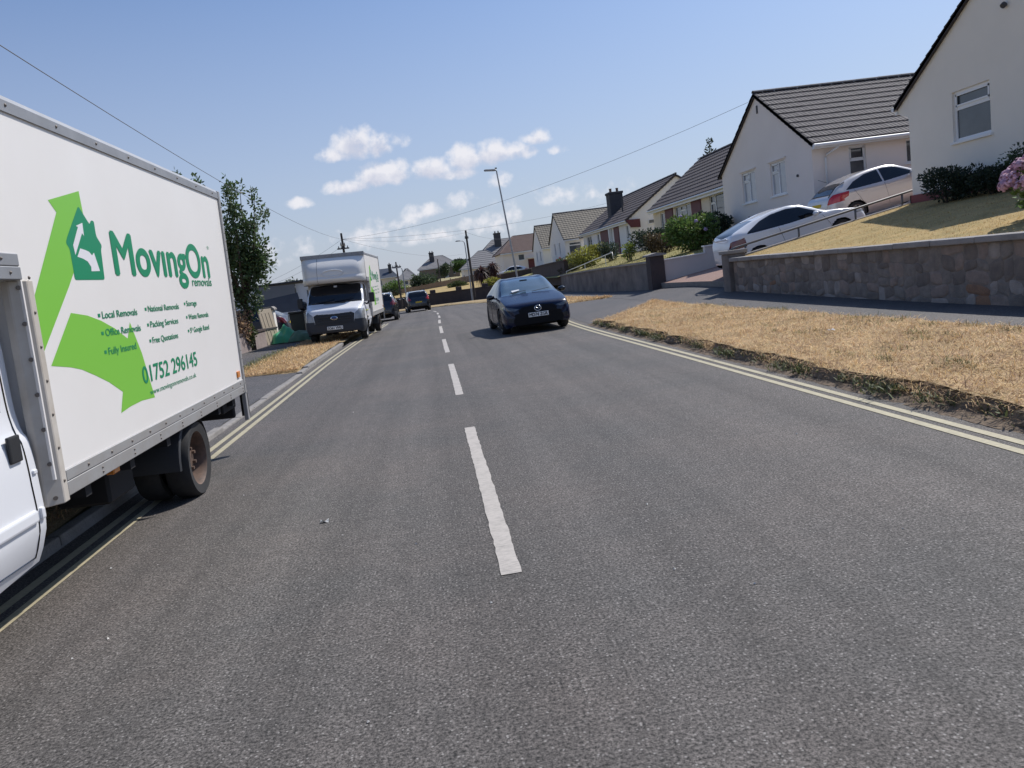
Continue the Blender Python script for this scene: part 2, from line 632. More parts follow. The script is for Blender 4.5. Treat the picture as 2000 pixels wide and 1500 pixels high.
# road: left and right edges (x, y)
right_edge = [(3.98, -40), (3.98, -10), (3.98, 10), (3.98, 19), (4.25, 25), (4.65, 31), (4.85, 38), (4.85, 45), (4.60, 55), (3.7, 63), (1.6, 68.5), (-2, 71.5), (-8, 73.5), (-20, 76), (-50, 79)]
left_edge = [(-2.92, -40), (-2.92, -10), (-2.92, 10), (-2.92, 19), (-2.82, 25), (-2.68, 31), (-2.6, 38), (-2.75, 44), (-3.3, 50), (-4.6, 55.5), (-7, 59.5), (-10, 62.5), (-15, 65.5), (-24, 68.5), (-52, 71.5)]
RE = smooth_path(right_edge, 8)
LE = smooth_path(left_edge, 8)
rows = []
for a, b in zip(LE, RE):
    row = []
    for t in (0, .12, .3, .5, .7, .88, 1):
        x, y = a + (b - a) * t
        row.append((x, y, zr(y)))
    rows.append(row)
road = structure(MB().grid([list(reversed(r)) for r in rows]).build('road', M_road, smooth=True))


def ribbon(edge, off0, off1, dz, name, m, parent, y0=-99, y1=99, zf=None):
    """a strip laid alongside an edge curve, from off0 to off1 sideways (plus = to the right)"""
    mb = MB()
    P = []
    for i, p in enumerate(edge):
        if not (y0 <= p[1] <= y1):
            continue
        q = edge[min(i + 1, len(edge) - 1)] - edge[max(i - 1, 0)]
        q = q / np.linalg.norm(q)
        nrm = np.array([q[1], -q[0]])
        a, b = p + nrm * off0, p + nrm * off1
        P.append([(b[0], b[1], (zf or zr)(b[1]) + dz), (a[0], a[1], (zf or zr)(a[1]) + dz)])
    return mb.grid(P).build(name, m, parent)


LE_f = smooth_path(left_edge, 40)
RE_f = smooth_path(right_edge, 40)
for o in (.15, .30):
    ribbon(LE_f, o, o + .075, .004, 'yellow_line', M_yellow_line, road, 2, 40)
    ribbon(RE_f, -o - .105, -o - .03, .004, 'yellow_line', M_yellow_line, road, 1, 30)
dash = [(3.85, 8.05), (10.5, 14.65), (17.2, 21.4), (24.2, 28.3), (31.0, 35.1), (37.7, 41.8), (44.4, 48.5), (51, 55), (57.5, 61)]
cx_tab = [(0, .22), (24, .23), (32, .27), (40, .36), (48, .36), (55, .15), (61, -.4)]
for y0, y1 in dash:
    P = []
    ns_ = 60 if y0 < 12 else 14
    for k in range(ns_ + 1):
        y = y0 + (y1 - y0) * k / ns_
        cx = hermite_table(cx_tab, y)
        j = .005 * random.uniform(-1, 1)
        P.append([(cx + .054 + j, y, zr(y) + .004), (cx - .054 + .005 * random.uniform(-1, 1), y, zr(y) + .004)])
    MB().grid(P).build('centre_line_dash', M_white_line, road)


# ---- dry grass blades scattered on a patch
def blades(name, spots, mat_, label, cat, lmin=.05, lmax=.12, wid=.006, flat=.75, parent=None):
    """spots: array of (x, y, z); one thin bent triangle pair each"""
    n = len(spots)
    az = RNG.uniform(0, 2 * np.pi, n)
    ln = RNG.uniform(lmin, lmax, n)
    tilt = np.clip(RNG.normal(flat, .28, n), .05, 1.45)
    d = np.stack([np.cos(az) * np.sin(tilt), np.sin(az) * np.sin(tilt), np.cos(tilt)], 1)
    s = np.stack([-np.sin(az), np.cos(az), RNG.uniform(-.3, .3, n)], 1)
    w = wid * RNG.uniform(.6, 1.3, n)
    base = np.asarray(spots, float)
    mid = base + d * (ln * .55)[:, None]
    tip = base + d * ln[:, None]
    tip[:, 2] -= ln * .25 * np.sin(tilt)
    tip[:, 2] = np.maximum(tip[:, 2], base[:, 2] + .004)
    V = np.empty((n, 5, 3))
    V[:, 0] = base - s * w[:, None] / 2
    V[:, 1] = base + s * w[:, None] / 2
    V[:, 2] = mid + s * w[:, None] / 2.4
    V[:, 3] = mid - s * w[:, None] / 2.4
    V[:, 4] = tip
    me = bpy.data.meshes.new(name)
    me.vertices.add(n * 5)
    me.vertices.foreach_set('co', V.reshape(-1))
    idx = np.arange(n)[:, None] * 5
    loops = np.concatenate([idx + np.array([[0, 1, 2, 3]]), idx + np.array([[3, 2, 4]])], 1).reshape(-1)
    me.loops.add(len(loops))
    me.loops.foreach_set('vertex_index', loops)
    me.polygons.add(n * 2)
    st = (np.arange(n)[:, None] * 7 + np.array([[0, 4]])).reshape(-1)
    me.polygons.foreach_set('loop_start', st)
    me.update(calc_edges=True)
    me.materials.append(mat_)
    o = link(name, me, parent)
    return tag(o, label, cat, kind='stuff')


# ---- right verge
def verge_r_top(x, y):
    z = .135 + .02 * np_noise(x, y, 1.2, 3) + .012 * np_noise(x, y, 5, 1) + .02 * (x - 5.2) / 1.6
    return z + .02 * max(0, 1 - (x - 4.1) / .5)


def verge_r_xmin(y):
    return 4.12 + .05 * math.sin(y * 2.3) + .04 * math.sin(y * 6.1 + 1)


def verge_r_edges(y):
    """x range of the first verge at y: its far end is cut on a slant by the crossing"""
    x0, x1 = verge_r_xmin(y), 6.8 + .03 * math.sin(y * 3.1)
    if y > 19.2:
        x0 = max(x0, 4.1 + (y - 19.2) / 4.9 * 2.6)
    if y > 18.4:
        x0 += .25 * max(0, (y - 18.4)) ** .5 * (1 if y < 19.2 else 1)
    return x0, x1


P = []
for i in range(131):
    y = -6 + 30.0 * i / 130
    x0, x1 = verge_r_edges(y)
    x0 = min(x0, x1 - .02)
    P.append([(x0 + (x1 - x0) * t, y, verge_r_top(x0 + (x1 - x0) * t, y) if y < 18.4 else .03 + (verge_r_top(x0 + (x1 - x0) * t + .3, y) - .03) * min(1, .25 + 4 * t)) for t in [0, .02, .05, .1, .16, .25, .35, .45, .55, .65, .75, .85, .95, 1]][::-1])
vr = structure(MB().grid(P).build('verge', M_straw, smooth=True))
# crumbling soil along the kerb line
P = []
for i in range(260):
    y = -4 + 23.6 * i / 259
    row = []
    for k, t in enumerate([0, .2, .4, .6, .8, 1]):
        wob = .05 * math.sin(y * 2.3) + .04 * math.sin(y * 6.1 + 1)
        x = (3.90, 3.99, 4.06 + wob, 4.10 + wob, 4.13 + wob, 4.24 + wob)[k] + random.uniform(-.012, .012)
        z = (.006, .012, .03, .085, .135, .13)[k] + (random.uniform(-.01, .018) if 0 < k < 4 else random.uniform(-.012, .0))
        row.append((x, y, z))
    P.append(row[::-1])
structure(MB().grid(P).build('soil_edge', M_soil, smooth=False))
spots = []
while len(spots) < 105000:
    y = 3.2 + 20.5 * random.random() ** 1.7
    x0, x1 = verge_r_edges(y)
    if x1 - x0 < .05:
        continue
    x = x0 + (x1 - x0) * random.random()
    spots.append((x, y, verge_r_top(x, y) - .004))
blades('dry_grass', spots, M_straw_blade, 'straw coloured dried out grass covering the long right hand verge', 'grass', .06, .19, .0055, 1.28)
# weeds rooted in the gutter soil
spots = []
for k in range(85):
    y = 3.4 + 16 * random.random() ** 1.15
    cx = 4.05 + random.gauss(0, .05)
    nb = random.randint(12, 75)
    s = random.uniform(.02, .075)
    for _ in range(nb):
        spots.append((cx + random.gauss(0, s), y + random.gauss(0, s * 1.3), random.uniform(.02, .10)))
blades('kerbside_weeds', spots, M_weed, 'green weeds sprouting from the soil between yellow lines and dry verge', 'weeds', .025, .10, .014, .8)
spots = [(4.13 + random.gauss(0, .06), 3.4 + 16 * random.random(), random.uniform(.02, .13)) for _ in range(9000)]
blades('kerbside_straw', spots, M_straw_blade, 'straw stalks hanging over the soil edge beside the yellow lines', 'grass', .05, .14, .005, 1.1)

# odd tufts still green in the straw
spots = []
for k in range(70):
    y = 4 + 15 * random.random() ** 1.3
    x = random.uniform(4.5, 6.75) if random.random() < .6 else random.uniform(6.55, 6.85)
    s = random.uniform(.04, .14)
    for _ in range(random.randint(20, 90)):
        px_, py_ = x + random.gauss(0, s), y + random.gauss(0, s * 1.4)
        spots.append((px_, py_, verge_r_top(px_, py_) - .004))
blades('green_tufts', spots, mat('tuft_blade', (.19, .19, .075), .8, island=.5, trans=.25), 'faded green tufts dotted through the straw on the right verge', 'grass', .04, .13, .007, .9)

# ---- right pavement, crossing and second verge
pz_tab = [(-8, .16), (10, .17), (20, .32), (24, .38), (28, .30), (34, .17), (46, .06), (56, -.08), (66, -.28), (80, -.4)]


def wall_foot(y):
    return hermite_table(pz_tab, y)


P = []
for i in range(90):
    y = -8 + 62 * i / 89
    P.append([(6.8 + 1.75 * t, y, (zr(y) + .15) * (1 - t) + wall_foot(y) * t) for t in (1, .66, .33, 0)])
pavement = structure(MB().grid(P).build('pavement', M_pave, smooth=True))
P = []
for i in range(24):
    y = 18.6 + 14.0 * i / 23
    xr = np.interp(y, [p[1] for p in RE], [p[0] for p in RE])
    P.append([(xr + (6.82 - xr) * t, y, zr(y) + .004 + .143 * t ** .8) for t in (1, .75, .5, .25, .08, 0)])
structure(MB().grid(P).build('crossing_apron', M_pave, smooth=True))
P = []
for i in range(40):
    y = 29.6 + 30 * i / 39
    xr = np.interp(y, [p[1] for p in RE], [p[0] for p in RE]) + .08
    xo = np.interp(y, [29.6, 33, 60], [7.1, 6.9, 6.5])
    if y < 32.0:
        xr += (32.0 - y) * .85
    P.append([(xr + (xo - xr) * t, y, zr(y) + .03 + .14 * min(1, 3 * t) + .02 * np_noise(5 * t, y, 1.5)) for t in (1, .7, .4, .2, .08, 0)])
structure(MB().grid(P).build('verge', M_straw, smooth=True))
spots = []
for _ in range(9000):
    y = 29.8 + 24 * random.random() ** 1.3
    t = random.random()
    xr = np.interp(y, [p[1] for p in RE], [p[0] for p in RE]) + .08
    xo = np.interp(y, [29.6, 33, 60], [7.1, 6.9, 6.5])
    if y < 32.0:
        xr += (32.0 - y) * .85
    spots.append((xr + (xo - xr) * t, y, zr(y) + .03 + .14 * min(1, 3 * t)))
blades('dry_grass', spots, M_straw_blade, 'dry grass on the small verge behind the dark blue hatchback', 'grass', .08, .18, .015, 1.0)

# ---- verge and pavement round the outside of the far bend
P = []
for p, q in zip(RE, RE[1:]):
    if p[1] < 54:
        continue
    d = (q - p) / np.linalg.norm(q - p)
    nrm = np.array([d[1], -d[0]])
    row = []
    for off, h in ((2.9, .16), (1.9, .15), (1.85, .17), (.9, .16), (.15, .10), (.02, 0.02)):
        a = p + nrm * off
        row.append((a[0], a[1], zr(a[1]) + h))
    P.append(row)
structure(MB().grid([r[:2] for r in P]).build('far_pavement', M_pave, smooth=True))
structure(MB().grid([r[1:] for r in P]).build('verge', M_straw, smooth=True))

# ---- left kerb: separate concrete stones on a bed
kerb = structure(MB().box(-3.06, -2.925, 1.0, 24.6, -.12, .012).build('kerb', M_concrete))
stone = MB().box(0, .125, 0, .905, -.1, 0).mesh('kerbstone', M_concrete, bevel=.018, seg=2)
y = 1.2
while y < 24.3:
    h = .085 if y < 8.6 or y > 17.2 else (.03 if 9.5 < y < 16.4 else .058)
    link('kerbstone', stone, kerb, (-3.055 + random.uniform(-.006, .006), y, h + random.uniform(-.006, .006)), (0, random.uniform(-.02, .02), random.uniform(-.006, .006)))
    y += .918


def verge_l(name, y0, y1, xo):
    P = []
    n = int((y1 - y0) / .25) + 2
    for i in range(n):
        y = y0 + (y1 - y0) * i / (n - 1)
        xi = -3.065 if y < 25 else np.interp(y, [p[1] for p in LE], [p[0] for p in LE]) - .1
        e = min(1, (y - y0) / .6, (y1 - y) / .6)
        P.append([(xi + (xo - xi) * t, y, zr(y) + .03 + (.06 + .02 * np_noise(3 * t, y, 1.6, 2)) * (1 if e >= 1 else max(.05, e))) for t in (0, .1, .3, .5, .7, .9, 1)])
    return structure(MB().grid(P).build(name, M_straw, smooth=True))


verge_l('verge', -4, 9.4, -4.7)
verge_l('verge', 17.2, 46, -4.75)
spots = [(random.uniform(-4.7, -3.1), 4 + 5.4 * random.random(), .085) for _ in range(9000)]
blades('dry_grass', spots, M_straw_blade, 'dry grass on the left verge beside the nearest removals lorry', 'grass', .05, .12, .007, 1.0)
spots = [(random.uniform(-4.75, -3.08), 17.3 + 14 * random.random() ** 1.4, .085) for _ in range(16000)]
blades('dry_grass', spots, M_straw_blade, 'dry grass on the left verge between the two removals lorries', 'grass', .05, .14, .011, 1.0)
spots = [(-4.75 + random.gauss(0, .2), 17.3 + 8 * random.random(), .075) for _ in range(1800)]
blades('green_grass', spots, mat('greener_blade', (.16, .17, .05), .8, island=.4, trans=.2), 'greener grass fringe between left verge and shaded pavement', 'grass', .05, .16, .012, .8)
# left pavement with the vehicle crossing down to the road
P = []
for i in range(90):
    y = -6 + 60 * i / 89
    P.append([(-4.7 - 1.75 * t, y, zr(y) + .085 + .03 * t) for t in (0, .5, 1)])
structure(MB().grid(P).build('pavement', M_pave, smooth=True))
P = []
for i in range(20):
    y = 9.2 + 8.2 * i / 19
    P.append([(-3.065 + (-4.71 + 3.065) * t, y, .022 + .061 * t) for t in (0, .3, .6, 1)])
structure(MB().grid(P).build('crossing_apron', M_pave, smooth=True))
# left front gardens and the drive behind the second lorry
P = [[(x, y, zr(y) + .10 + .004 * (-6.4 - x)) for x in (-6.4, -8, -11, -16, -22)] for y in np.linspace(-6, 29, 12)]
structure(MB().grid(P).build('left_garden', M_lawn, smooth=True))
P = [[(x, y, zr(y) + .112 + .004 * (-6.4 - x)) for x in (-6.4, -8, -11, -16, -22)] for y in np.linspace(29.02, 60, 12)]
structure(MB().grid(P).build('left_driveway', M_pave, smooth=True))
# litter and pebbles on the asphalt
M_litter = mat('pale_grit', (.62, .59, .54), .8, island=.3)
mb = MB()
for _ in range(36):
    x, y = random.uniform(-2.3, 3.4), 2.2 + 9 * random.random() ** 1.6
    s = random.uniform(.004, .010)
    a = random.uniform(0, 3)
    mb.add([(x + s * math.cos(a), y + s * math.sin(a), .004), (x + s * math.cos(a + 2.1), y + s * math.sin(a + 2.1), .004), (x + s * math.cos(a + 4.2), y + s * math.sin(a + 4.2), .004), (x, y, .004 + s)], [(0, 1, 3), (1, 2, 3), (2, 0, 3)])
tag(mb.build('road_grit', M_litter), 'pale loose grit scattered over the near asphalt', 'grit', kind='stuff')


def scrap(x, y, z, w, d, label):
    P = [[(x + w * (u - .5), y + d * (v - .5), z + .008 + .012 * math.sin(5 * u + 3 * v)) for u in (0, .3, .7, 1)] for v in (0, .35, .7, 1)]
    o = MB().grid([r[::-1] for r in P]).build('paper_scrap', mat('litter_paper', (.8, .78, .76), .8))
    return tag(o, label, 'litter', 'scraps of litter')


scrap(5.55, 10.35, .175, .10, .07, 'white crumpled scrap lying on the dry right hand verge')
scrap(-.95, 5.35, .002, .055, .03, 'small white scrap on the road beside the nearest lorry')
# ------------------------------------------------------------------ vehicles
M_tyre = mat('tyre_rubber', (.022, .022, .024), .85, var=.5, vscale=20, col2=(.05, .048, .045))
M_blackplastic = mat('black_plastic', (.022, .023, .026), .55)
M_greyplastic = mat('grey_plastic', (.032, .035, .042), .6)
M_gloss_black = mat('gloss_black', (.008, .009, .011), .12, coat=.6)
M_under = mat('underbody', (.012, .012, .013), .9)
M_glass = mat('car_glass', (.008, .011, .016), .03, spec=.6)
M_glass_sky = mat('sky_painted_car_glass', (.055, .10, .145), .03, spec=1.0, coat=1.0)  # blue of the reflected sky is put into the base colour
M_lens = mat('lamp_lens', (.36, .37, .38), .08, coat=1, var=.6, vscale=9, col2=(.16, .165, .17), coords='obj')
M_lens_dark = mat('smoked_lens', (.09, .10, .115), .06, coat=1)
M_red_lens = mat('red_lens', (.42, .012, .018), .1, coat=1)
M_dark_red_lens = mat('dark_red_lens', (.14, .008, .012), .1, coat=1)
M_amber = mat('amber_lens', (.75, .24, .02), .25, coat=.6)
M_chrome = mat('chrome', (.75, .76, .78), .15, metal=1)
M_alloy = mat('alloy_rim', (.30, .31, .32), .35, metal=.8)
M_dark_rim = mat('dark_rim', (.03, .03, .033), .35, metal=.4)
M_plate_white = mat('white_plate', (.90, .90, .87), .4)
M_plate_yellow = mat('yellow_plate', (.70, .50, .04), .5)
M_plate_text = mat('plate_text', (.01, .01, .012), .5)


def section_pts(S, t):
    zt = hermite_table(S['top'], t)
    zb = hermite_table(S['bot'], t)
    zs = min(hermite_table(S['belt'], t), zt - .015)
    zb = min(zb, zs - .03)
    w = hermite_table(S['plan'], t)
    wr = w * hermite_table(S['roofw'], t)
    k4 = hermite_table(S['k4'], t)
    z4 = zs + (zt - zs) * k4
    h = zs - zb
    return [(w * .93, zb), (w * .995, zb + .22 * h), (w, zb + .52 * h), (w * .985, zb + .82 * h), (w * .945, zs), (wr, z4), (wr * .6, z4 + (zt - z4) * .72), (0, zt)]


SEG_N = (2, 5, 5, 5, 12, 6, 7)


def sample_section(S, t):
    P = section_pts(S, t)
    out = []
    for i in range(len(P) - 1):
        p1, p2 = P[i], P[i + 1]
        p0 = P[i - 1] if i else p1
        p3 = P[i + 2] if i + 2 < len(P) else (-p1[0], p1[1])
        n = SEG_N[i]
        for k in range(n):
            u = k / n
            tens = .5
            out.append(tuple(p1[a] + tens * u * (p2[a] - p0[a] + u * (2 * p0[a] - 5 * p1[a] + 4 * p2[a] - p3[a] + u * (3 * (p1[a] - p2[a]) + p3[a] - p0[a]))) for a in (0, 1)))
    out.append(P[-1])
    return out


def car_shell(root, S, paint, rules, nst=120, close_rear=True):
    """lofts the shell and deals its cells out to the parts named by the rules"""
    L, xf = S['L'], S['xf']
    ts = sorted(set([round(L * (i / nst), 4) for i in range(nst + 1)] + [.01, .02, .03, .045, .06, .08, .1, .13] + [L - q for q in (.01, .02, .04, .06, .09, .12)]))
    rings = [sample_section(S, t) for t in ts]
    n = len(rings[0])
    parts = {}
    arches = [(S['fa'], S['wr'], S['ar']), (S['ra'], S['wr'], S['ar'])] if S.get('ra') else [(S['fa'], S['wr'], S['ar'])]
    for i in range(len(ts) - 1):
        for j in range(n - 1):
            a, b, c, d = (ts[i],) + rings[i][j], (ts[i + 1],) + rings[i + 1][j], (ts[i + 1],) + rings[i + 1][j + 1], (ts[i],) + rings[i][j + 1]
            ct = (a[0] + b[0]) / 2
            cy = (a[1] + b[1] + c[1] + d[1]) / 4
            cz = (a[2] + b[2] + c[2] + d[2]) / 4
            e1 = Vector((-(c[0] - a[0]), c[1] - a[1], c[2] - a[2]))
            e2 = Vector((-(d[0] - b[0]), d[1] - b[1], d[2] - b[2]))
            nv = e1.cross(e2)
            if nv.length < 1e-9:
                continue
            nv.normalize()
            if nv.y < 0 and abs(nv.y) > .3:
                nv = -nv
            if nv.z < -.2 and cz > .5:
                nv = -nv
            if any((ct - ta) ** 2 + (cz - wr * .98) ** 2 < ar ** 2 and cy > .5 for ta, wr, ar in arches):
                continue
            def classify(t_, y_, z_):
                for rn, mode, poly, mt in rules:
                    if mode == 'side':
                        ok = y_ > .35 and abs(nv.y) > .38 and inside(poly, t_, z_)
                    elif mode == 'front':
                        ok = t_ < L * .3 and (abs(nv.x) > .12 or t_ < .25) and inside(poly, y_, z_)
                    elif mode == 'rear':
                        ok = t_ > L * .7 and abs(nv.x) > .12 and inside(poly, y_, z_)
                    else:
                        ok = abs(nv.z) > .2 and inside(poly, t_, y_)
                    if ok:
                        return rn
                return 'body'

            quad4 = []
            for p in (a, b, c, d):
                for ta, wr, ar in arches:
                    ru, rv = p[0] - ta, p[2] - wr * .98
                    rr = math.hypot(ru, rv)
                    if p[1] > .5 and rr < ar:
                        p = (ta + ru / rr * ar, p[1], wr * .98 + rv / rr * ar)
                quad4.append(p)
            a, b, c, d = quad4
            kinds = {classify(*p) for p in (a, b, c, d)} | {classify(ct, cy, cz)}
            if len(kinds) == 1:
                cells = [(kinds.pop(), (a, b, c, d))]
            else:       # a boundary runs through this cell: cut it finer
                K = 6
                lp = lambda u_, v_: tuple((a[q] * (1 - u_) + b[q] * u_) * (1 - v_) + (d[q] * (1 - u_) + c[q] * u_) * v_ for q in range(3))
                cells = []
                for e in range(K):
                    for f in range(K):
                        cells.append((classify(*lp((e + .5) / K, (f + .5) / K)), (lp(e / K, f / K), lp((e + 1) / K, f / K), lp((e + 1) / K, (f + 1) / K), lp(e / K, (f + 1) / K))))
            for name, cell in cells:
                for s in (1, -1):
                    key = name
                    if name in ('headlight', 'tail_light', 'side_window', 'quarter_window'):
                        key = (name, s)
                    mb = parts.setdefault(key, MB())
                    q = [(xf - p[0], s * p[1], p[2]) for p in cell]
                    mb.add(q, [(0, 1, 2, 3)] if s < 0 else [(3, 2, 1, 0)])
    for k, r in ((0, rings[0]), (-1, rings[-1])):
        x = xf - ts[k]
        poly = [(x, p[0], p[1]) for p in r] + [(x, -p[0], p[1]) for p in reversed(r[:-1])]
        parts.setdefault('body' if k == -1 else S.get('nose', 'body'), MB()).add(poly, [tuple(range(len(poly)))] if k == 0 else [tuple(range(len(poly) - 1, -1, -1))])
    mats = {rn: mt for rn, mode, poly, mt in rules}
    objs = {}
    for key, mb in parts.items():
        nm = key if isinstance(key, str) else key[0]
        objs[key] = mb.build(nm, mats.get(nm, paint) or paint, root, smooth=True, merge=True, fixn=True, angle=R(38))
    # floor pan and wheel-arch liners
    mb = MB()
    zb = hermite_table(S['bot'], L / 2)
    W = S['plan'][len(S['plan']) // 2][1]
    mb.box(xf - L + .35, xf - .25, -W * .55, W * .55, zb + .0, zb + .28)
    for ta, wr, ar in arches:
        for s in (1, -1):
            P = []
            for k in range(13):
                an = math.pi * (-.08 + 1.16 * k / 12)
                P.append([(xf - ta + (ar + .004) * math.cos(an), s * (W - .015), wr * .98 + (ar + .004) * math.sin(an)), (xf - ta + (ar + .004) * math.cos(an), s * (W - .34), wr * .98 + (ar + .004) * math.sin(an))])
            mb.grid(P)
            mb.add([q[1] for q in P], [tuple(range(len(P)))])
    mb.build('underbody', M_under, root)
    return objs


WHEELS = {}


def wheel_meshes(r, w, style, rim_m):
    key = (r, w, style, rim_m.name)
    if key in WHEELS:
        return WHEELS[key]
    rr = r * .70
    ty = MB().lathe([(rr, -w / 2 + .02), (r * .93, -w / 2), (r * .985, -w / 2 + .025), (r, 0), (r * .985, w / 2 - .025), (r * .93, w / 2), (rr, w / 2 - .012), (rr * .97, w / 2 - .05), (rr * .97, -w / 2 + .02)], 'y', 32)
    tyre = ty.mesh('wheel', M_tyre, smooth=True, angle=R(50))
    rm = MB()
    if style == 'dish':       # deep steel dish of a twin rear wheel
        rm.lathe([(rr, w / 2 - .012), (rr * .97, w / 2 - .02), (rr * .93, w / 2 - .06), (rr * .88, w / 2 - .13), (rr * .55, w / 2 - .14), (rr * .45, w / 2 - .09), (rr * .25, w / 2 - .085), (.001, w / 2 - .08)], 'y', 32)
        for k in range(6):
            a = k * math.pi / 3
            rm.lathe([(.016, 0), (.016, .03), (.001, .03)], 'y', 6, (rr * .36 * math.sin(a), w / 2 - .09, rr * .36 * math.cos(a)))
    elif style == 'steel':
        rm.lathe([(rr, w / 2 - .012), (rr * .93, w / 2 - .03), (rr * .8, w / 2 - .06), (rr * .5, w / 2 - .035), (rr * .28, w / 2 - .03), (.001, w / 2 - .02)], 'y', 28)
    else:
        rm.lathe([(rr, w / 2 - .012), (rr * .95, w / 2 - .016), (rr * .90, w / 2 - .05), (rr * .88, w / 2 - .1)], 'y', 32)
        ns = 5 if style == 'five' else 10
        for k in range(ns):
            a = 2 * math.pi * k / ns
            ca, sa = math.cos(a), math.sin(a)
            wd = .034 if style == 'five' else .017
            pts = []
            for (q, off, h) in ((.10 * rr, 1.5, -.012), (.93 * rr, .9, -.022)):
                for sgn in (-1, 1):
                    pts.append((q * sa + sgn * wd * off * ca, w / 2 + h, q * ca - sgn * wd * off * sa))
            b = [(p[0], p[1] - .03, p[2]) for p in pts]
            rm.add(pts + b, [(0, 1, 3, 2), (0, 2, 6, 4), (1, 5, 7, 3), (0, 4, 5, 1), (2, 3, 7, 6)])
        rm.lathe([(rr * .2, w / 2 - .03), (rr * .2, w / 2 - .008), (rr * .12, w / 2 - .004), (.001, w / 2 - .004)], 'y', 16)
        rm.lathe([(rr * .88, w / 2 - .1), (.001, w / 2 - .105)], 'y', 24)
    rim = rm.mesh('rim', rim_m, smooth=True, angle=R(35))
    WHEELS[key] = (tyre, rim)
    return tyre, rim


def add_wheels(root, xs_, half, r, w, style, rim_m, steer=0.0):
    for i, x in enumerate(xs_):
        for s in (1, -1):
            t, rm = wheel_meshes(r, w, style, rim_m)
            wh = link('wheel', t, root, (x, s * (half - w / 2), r), (0, 0, (0 if s > 0 else math.pi) + (steer if i == 0 else 0)))
            link('rim', rm, wh)


def plate(root, text, x, y, z, facing, m, w=.52, h=.11, tilt=0.0):
    """facing +1: on the nose looking forward"""
    mb = MB().box(-.008, .008, -w / 2, w / 2, -h / 2, h / 2)
    o = mb.build('number_plate', m, root, bevel=.004)
    o.location = (x, y, z)
    o.rotation_euler = (0, tilt, 0)
    if text:
        ax = (0, facing, 0)
        mb = MB()
        for i, (dy, dz) in enumerate(((0, 0), (.004, 0), (-.004, 0), (0, .003), (0, -.003))):
            mb.add(*text_mesh(text, (facing * (.0092 + .0002 * i), -facing * (w * .45 + dy), -h * .34 + dz), ax, (0, 0, 1), w * .9, h * .70))
        mb.build('registration', M_plate_text, o)
    return o


def mirror_pair(root, x, y, z, m, size=1.0):
    for s in (1, -1):
        rings = []
        for k, (q, r) in enumerate(((0, .25), (.02, .8), (.06, 1.0), (.11, .95), (.14, .6), (.15, .2))):
            rings.append([(x + .05 * size - q * size, s * (y + .11 * size + .11 * size * r * math.cos(a)), z + .07 * size * r * math.sin(a)) for a in [2 * math.pi * i / 14 for i in range(14)]])
        mb = MB().loft(rings, True, True)
        mb.tube([(x - .0, s * (y - .05), z - .05), (x - .01, s * (y + .06), z - .03)], .022, 8)
        mb.build('wing_mirror', m, root, smooth=True, fixn=True)


def car_spec(L, W, H, kind='hatch', wr=.325, fa=None, wb=None):
    sx, sy, sz = L / 4.46, W / 1.80, H / 1.435
    if kind == 'hatch':
        top = [(0, .54), (.02, .65), (.05, .725), (.12, .775), (.35, .83), (.7, .90), (1.05, .965), (1.20, 1.0), (1.55, 1.185), (1.95, 1.355), (2.3, 1.425), (2.7, 1.435), (3.2, 1.40), (3.65, 1.315), (3.92, 1.22), (4.18, 1.05), (4.33, .95), (4.42, .76), (4.46, .55)]
        belt = [(0, .44), (.05, .55), (.2, .68), (.5, .77), (1.0, .87), (1.6, .91), (2.6, .94), (3.4, .99), (3.9, 1.0), (4.2, .95), (4.4, .72), (4.46, .5)]
        k4 = [(0, .75), (1.0, .75), (1.25, .72), (1.6, .84), (2.0, .91), (3.4, .91), (4.1, .85), (4.46, .8)]
        roofw = [(0, .90), (.6, .87), (1.0, .85), (1.22, .82), (1.6, .755), (2.1, .69), (2.9, .665), (3.5, .665), (3.9, .70), (4.2, .82), (4.46, .92)]
    else:  # tall, upright tail
        top = [(0, .58), (.03, .72), (.07, .86), (.14, .93), (.35, .98), (.7, 1.02), (1.0, 1.05), (1.12, 1.08), (1.45, 1.25), (1.8, 1.385), (2.1, 1.43), (2.7, 1.435), (3.4, 1.41), (3.95, 1.35), (4.12, 1.24), (4.28, 1.0), (4.36, .88), (4.43, .7), (4.46, .55)]
        belt = [(0, .5), (.05, .66), (.2, .80), (.5, .86), (1.0, .91), (1.6, .93), (2.6, .95), (3.4, .98), (3.9, .99), (4.25, .90), (4.4, .70), (4.46, .5)]
        k4 = [(0, .75), (1.0, .75), (1.25, .76), (1.6, .86), (2.0, .92), (3.6, .92), (4.2, .86), (4.46, .8)]
        roofw = [(0, .92), (.6, .90), (1.0, .88), (1.2, .85), (1.6, .78), (2.0, .74), (2.9, .725), (3.6, .73), (4.0, .76), (4.25, .86), (4.46, .93)]
    bot = [(0, .23), (.1, .18), (.4, .16), (4.0, .18), (4.3, .26), (4.46, .38)]
    plan = [(0, .64), (.03, .74), (.08, .81), (.2, .855), (.5, .88), (.9, .895), (2.2, .90), (3.4, .90), (3.9, .875), (4.2, .82), (4.36, .75), (4.46, .58)]
    sc = lambda tab, k: [(a * sx, b * k) for a, b in tab]
    fa = fa or .92 * sx
    wb = wb or 2.70 * sx
    return dict(L=L, top=sc(top, sz), belt=sc(belt, sz), bot=sc(bot, sz), plan=sc(plan, sy), roofw=sc(roofw, 1), k4=sc(k4, 1), xf=fa + wb / 2, fa=fa, ra=fa + wb, wr=wr, ar=wr * 1.13, wb=wb, sx=sx, sy=sy, sz=sz)


def poly_s(S, poly):
    return [(a * S['sx'], b * S['sz']) for a, b in poly]


def poly_f(S, poly):
    return [(a * S['sy'], b * S['sz']) for a, b in poly]


def poly_t(S, poly):
    return [(a * S['sx'], b * S['sy']) for a, b in poly]


